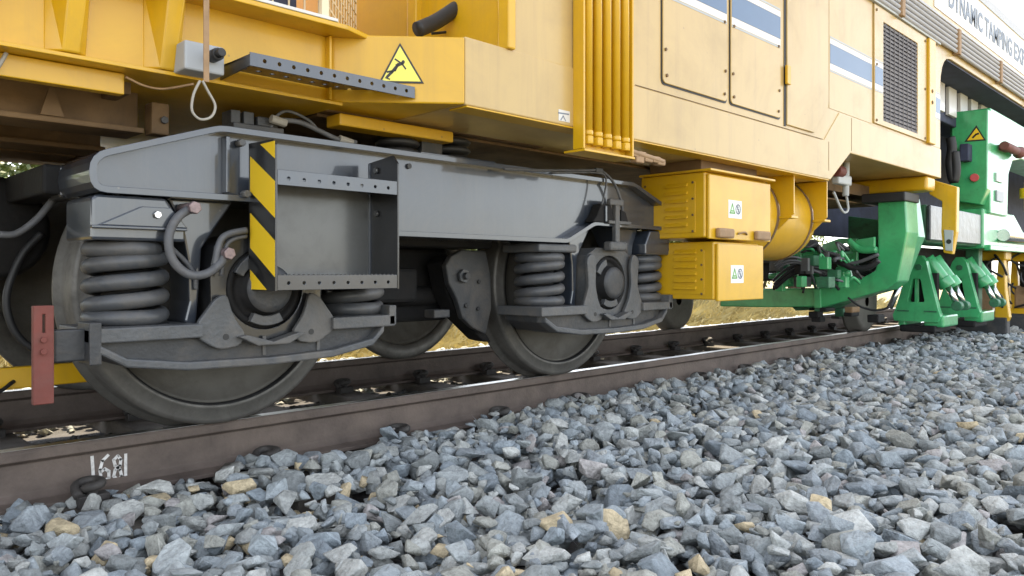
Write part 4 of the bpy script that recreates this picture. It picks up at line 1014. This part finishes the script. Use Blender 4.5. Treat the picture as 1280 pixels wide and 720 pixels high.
GP(MB().cyl((11.3, -.8, 1.35), (11.3, -.8, 1.72), .04, 14).cyl((11.3,-.8,1.52),(11.3,-.8,1.64), .09, 14), 'beacon', 'hazard_yellow', .004)

# ================================================================== LIFTING UNITS (green, A shaped) and yellow tamping units
def lifting(x, y0, label):
    t = thing('lifting_unit', (x, y0, .06), label, 'lifting unit', 'green lifting units clamped on the near rail')
    Z = .09
    A = [(-.20,Z),(.22,Z),(.235,Z+.06),(.21,Z+.12),(.06,Z+.62),(.02,Z+.68),(-.05,Z+.68),(-.09,Z+.62),(-.20,Z+.14),(-.225,Z+.06)]
    hl_ = [rounded([(-.075,Z+.20),(.085,Z+.20),(.04,Z+.44),(-.035,Z+.44)], .02, 3)]
    a_ = MB().holed([(y0+u, v) for u, v in A], [[(y0+u, v) for u, v in h] for h in hl_], 'x', x, x+.09).build('a_frame', 'green', t, bevel=.01)
    MB().box((x+.03, y0-.01, Z+.16), (x+.07, y0+.03, Z+.46)).build('web', 'green', a_, bevel=.006)
    MB().box((x+.092, y0-.17, Z+.03), (x+.16, y0+.17, Z+.5)).build('back_plate', 'dark_steel', a_, bevel=.01)  # coloured dark so the opening in the frame reads as shaded
    bolt((x, y0-.02, Z+.56), (-1,0,0), .035, .015, a_, 'dark_green')
    for s_ in (-1, 1): MB().box((x-.006, y0+s_*.13-.06, Z+.10), (x-.0005, y0+s_*.13+.06, Z+.115)).build('weld_bar', 'dark_green', a_, bevel=.002)
    for k in range(2):
        xo = x+.20+k*.16; ya = y0-.10-.02*k
        c1 = Vector((xo, ya+.06, Z+.66)); c2 = Vector((xo+.06, ya-.12, Z+.36)); c3 = Vector((xo+.10, ya-.20, Z+.16))
        cy = MB().cyl(c1, c2, .065, 20).cyl(c1.lerp(c2, .72), c2, .08, 20).build('lift_cylinder', 'green', t, bevel=.006)
        MB().cyl(c2, c3, .030, 14).build('piston_rod', 'bright_steel', cy, bevel=0)
        MB().cyl(c3+Vector((-.05,0,0)), c3+Vector((.05,0,0)), .05, 16).build('rod_eye', 'dark_green', cy, bevel=.006)
    MB().box((x+.05, y0-.24, .035), (x+.55, y0-.05, .16)).box((x+.05, y0+.12, .03), (x+.55, y0+.2, .14)).build('roller_clamp', 'green', t, bevel=.02)
    MB().box((x-.02, y0-.18, -.02), (x+.5, y0+.16, .05)).build('base', 'dark_steel', t, bevel=.015)
    return t
lifting(8.55, -.37, 'green triangular lifting unit with cylinders, next to the green yoke')
lifting(9.75, -.43, 'green lifting unit behind the first triangular one, next to the yellow tamping tools')
r_ = MB().cyl(pX(1124,358,8.3), pX(1112,385,8.3), .03, 12).build('piston_rod', 'bright_steel', sat, bevel=0)
GP(MB().prism(polyX(9.9, [(1205,310),(1222,310),(1222,395),(1205,395)]), 'x', 9.95, 10.1), 'rear_plate', 'dark_green', .01)
GP(MB().box((8.1, -.25, .5), (11.5, 1.9, .87)), 'mid_frame', 'dark_steel', .02)
def tamper(x, y0, label):
    t = thing('tamping_unit', (x, y0, -.17), label, 'tamping unit', 'yellow tamping units')
    for s_ in (-1, 1):
        P = [(0,0),(.10,0),(.14,.10),(.10,.42),(.085,.80),(.02,.80),(.0,.5),(-.02,.12)]
        MB().prism([(y0+s_*(u+.16), v-.05) for u, v in P], 'x', x, x+.12).build('tamping_arm', 'yellow', t, bevel=.012)
    MB().box((x-.01, y0-.28, -.17), (x+.14, y0+.28, .05)).build('tine_plate', 'dusty_grey', t, bevel=.02)
    MB().box((x+.02, y0-.17, .0), (x+.10, y0+.17, .12)).build('tine_holder', 'yellow', t, bevel=.012)
    MB().box((x+.04, y0-.10, .12), (x+.12, y0+.10, .42)).build('vibration_drive', 'strap_brown', t, bevel=.02)
    MB().cyl((x+.1, y0-.02, .4), (x+.1, y0-.02, .95), .07, 18).build('cylinder', 'dark_steel', t, bevel=.004)
    MB().box((x+.02, y0-.26, .74), (x+.3, y0+.26, .86)).build('head', 'yellow', t, bevel=.02)
    q_ = random.Random(int(x*10))
    for i in range(7):
        a = Vector((x-.02, y0+q_.uniform(-.25,.25), q_.uniform(.3,.9))); MB().tube([a, a+Vector((-.05,q_.uniform(-.15,.15),-.12)), a+Vector((.02,q_.uniform(-.2,.2),-.25))], .014, 7).build('hose', 'rubber', t, bevel=0)
tamper(10.85, -.40, 'yellow forked tamping unit dipping into the ballast beside the green lifting units')
tamper(11.9, -.62, 'yellow tamping unit at the end of the machine side, behind the forked one')
tamper(12.8, -.55, 'yellow tamping unit last in the row, farthest from the green lifting units')
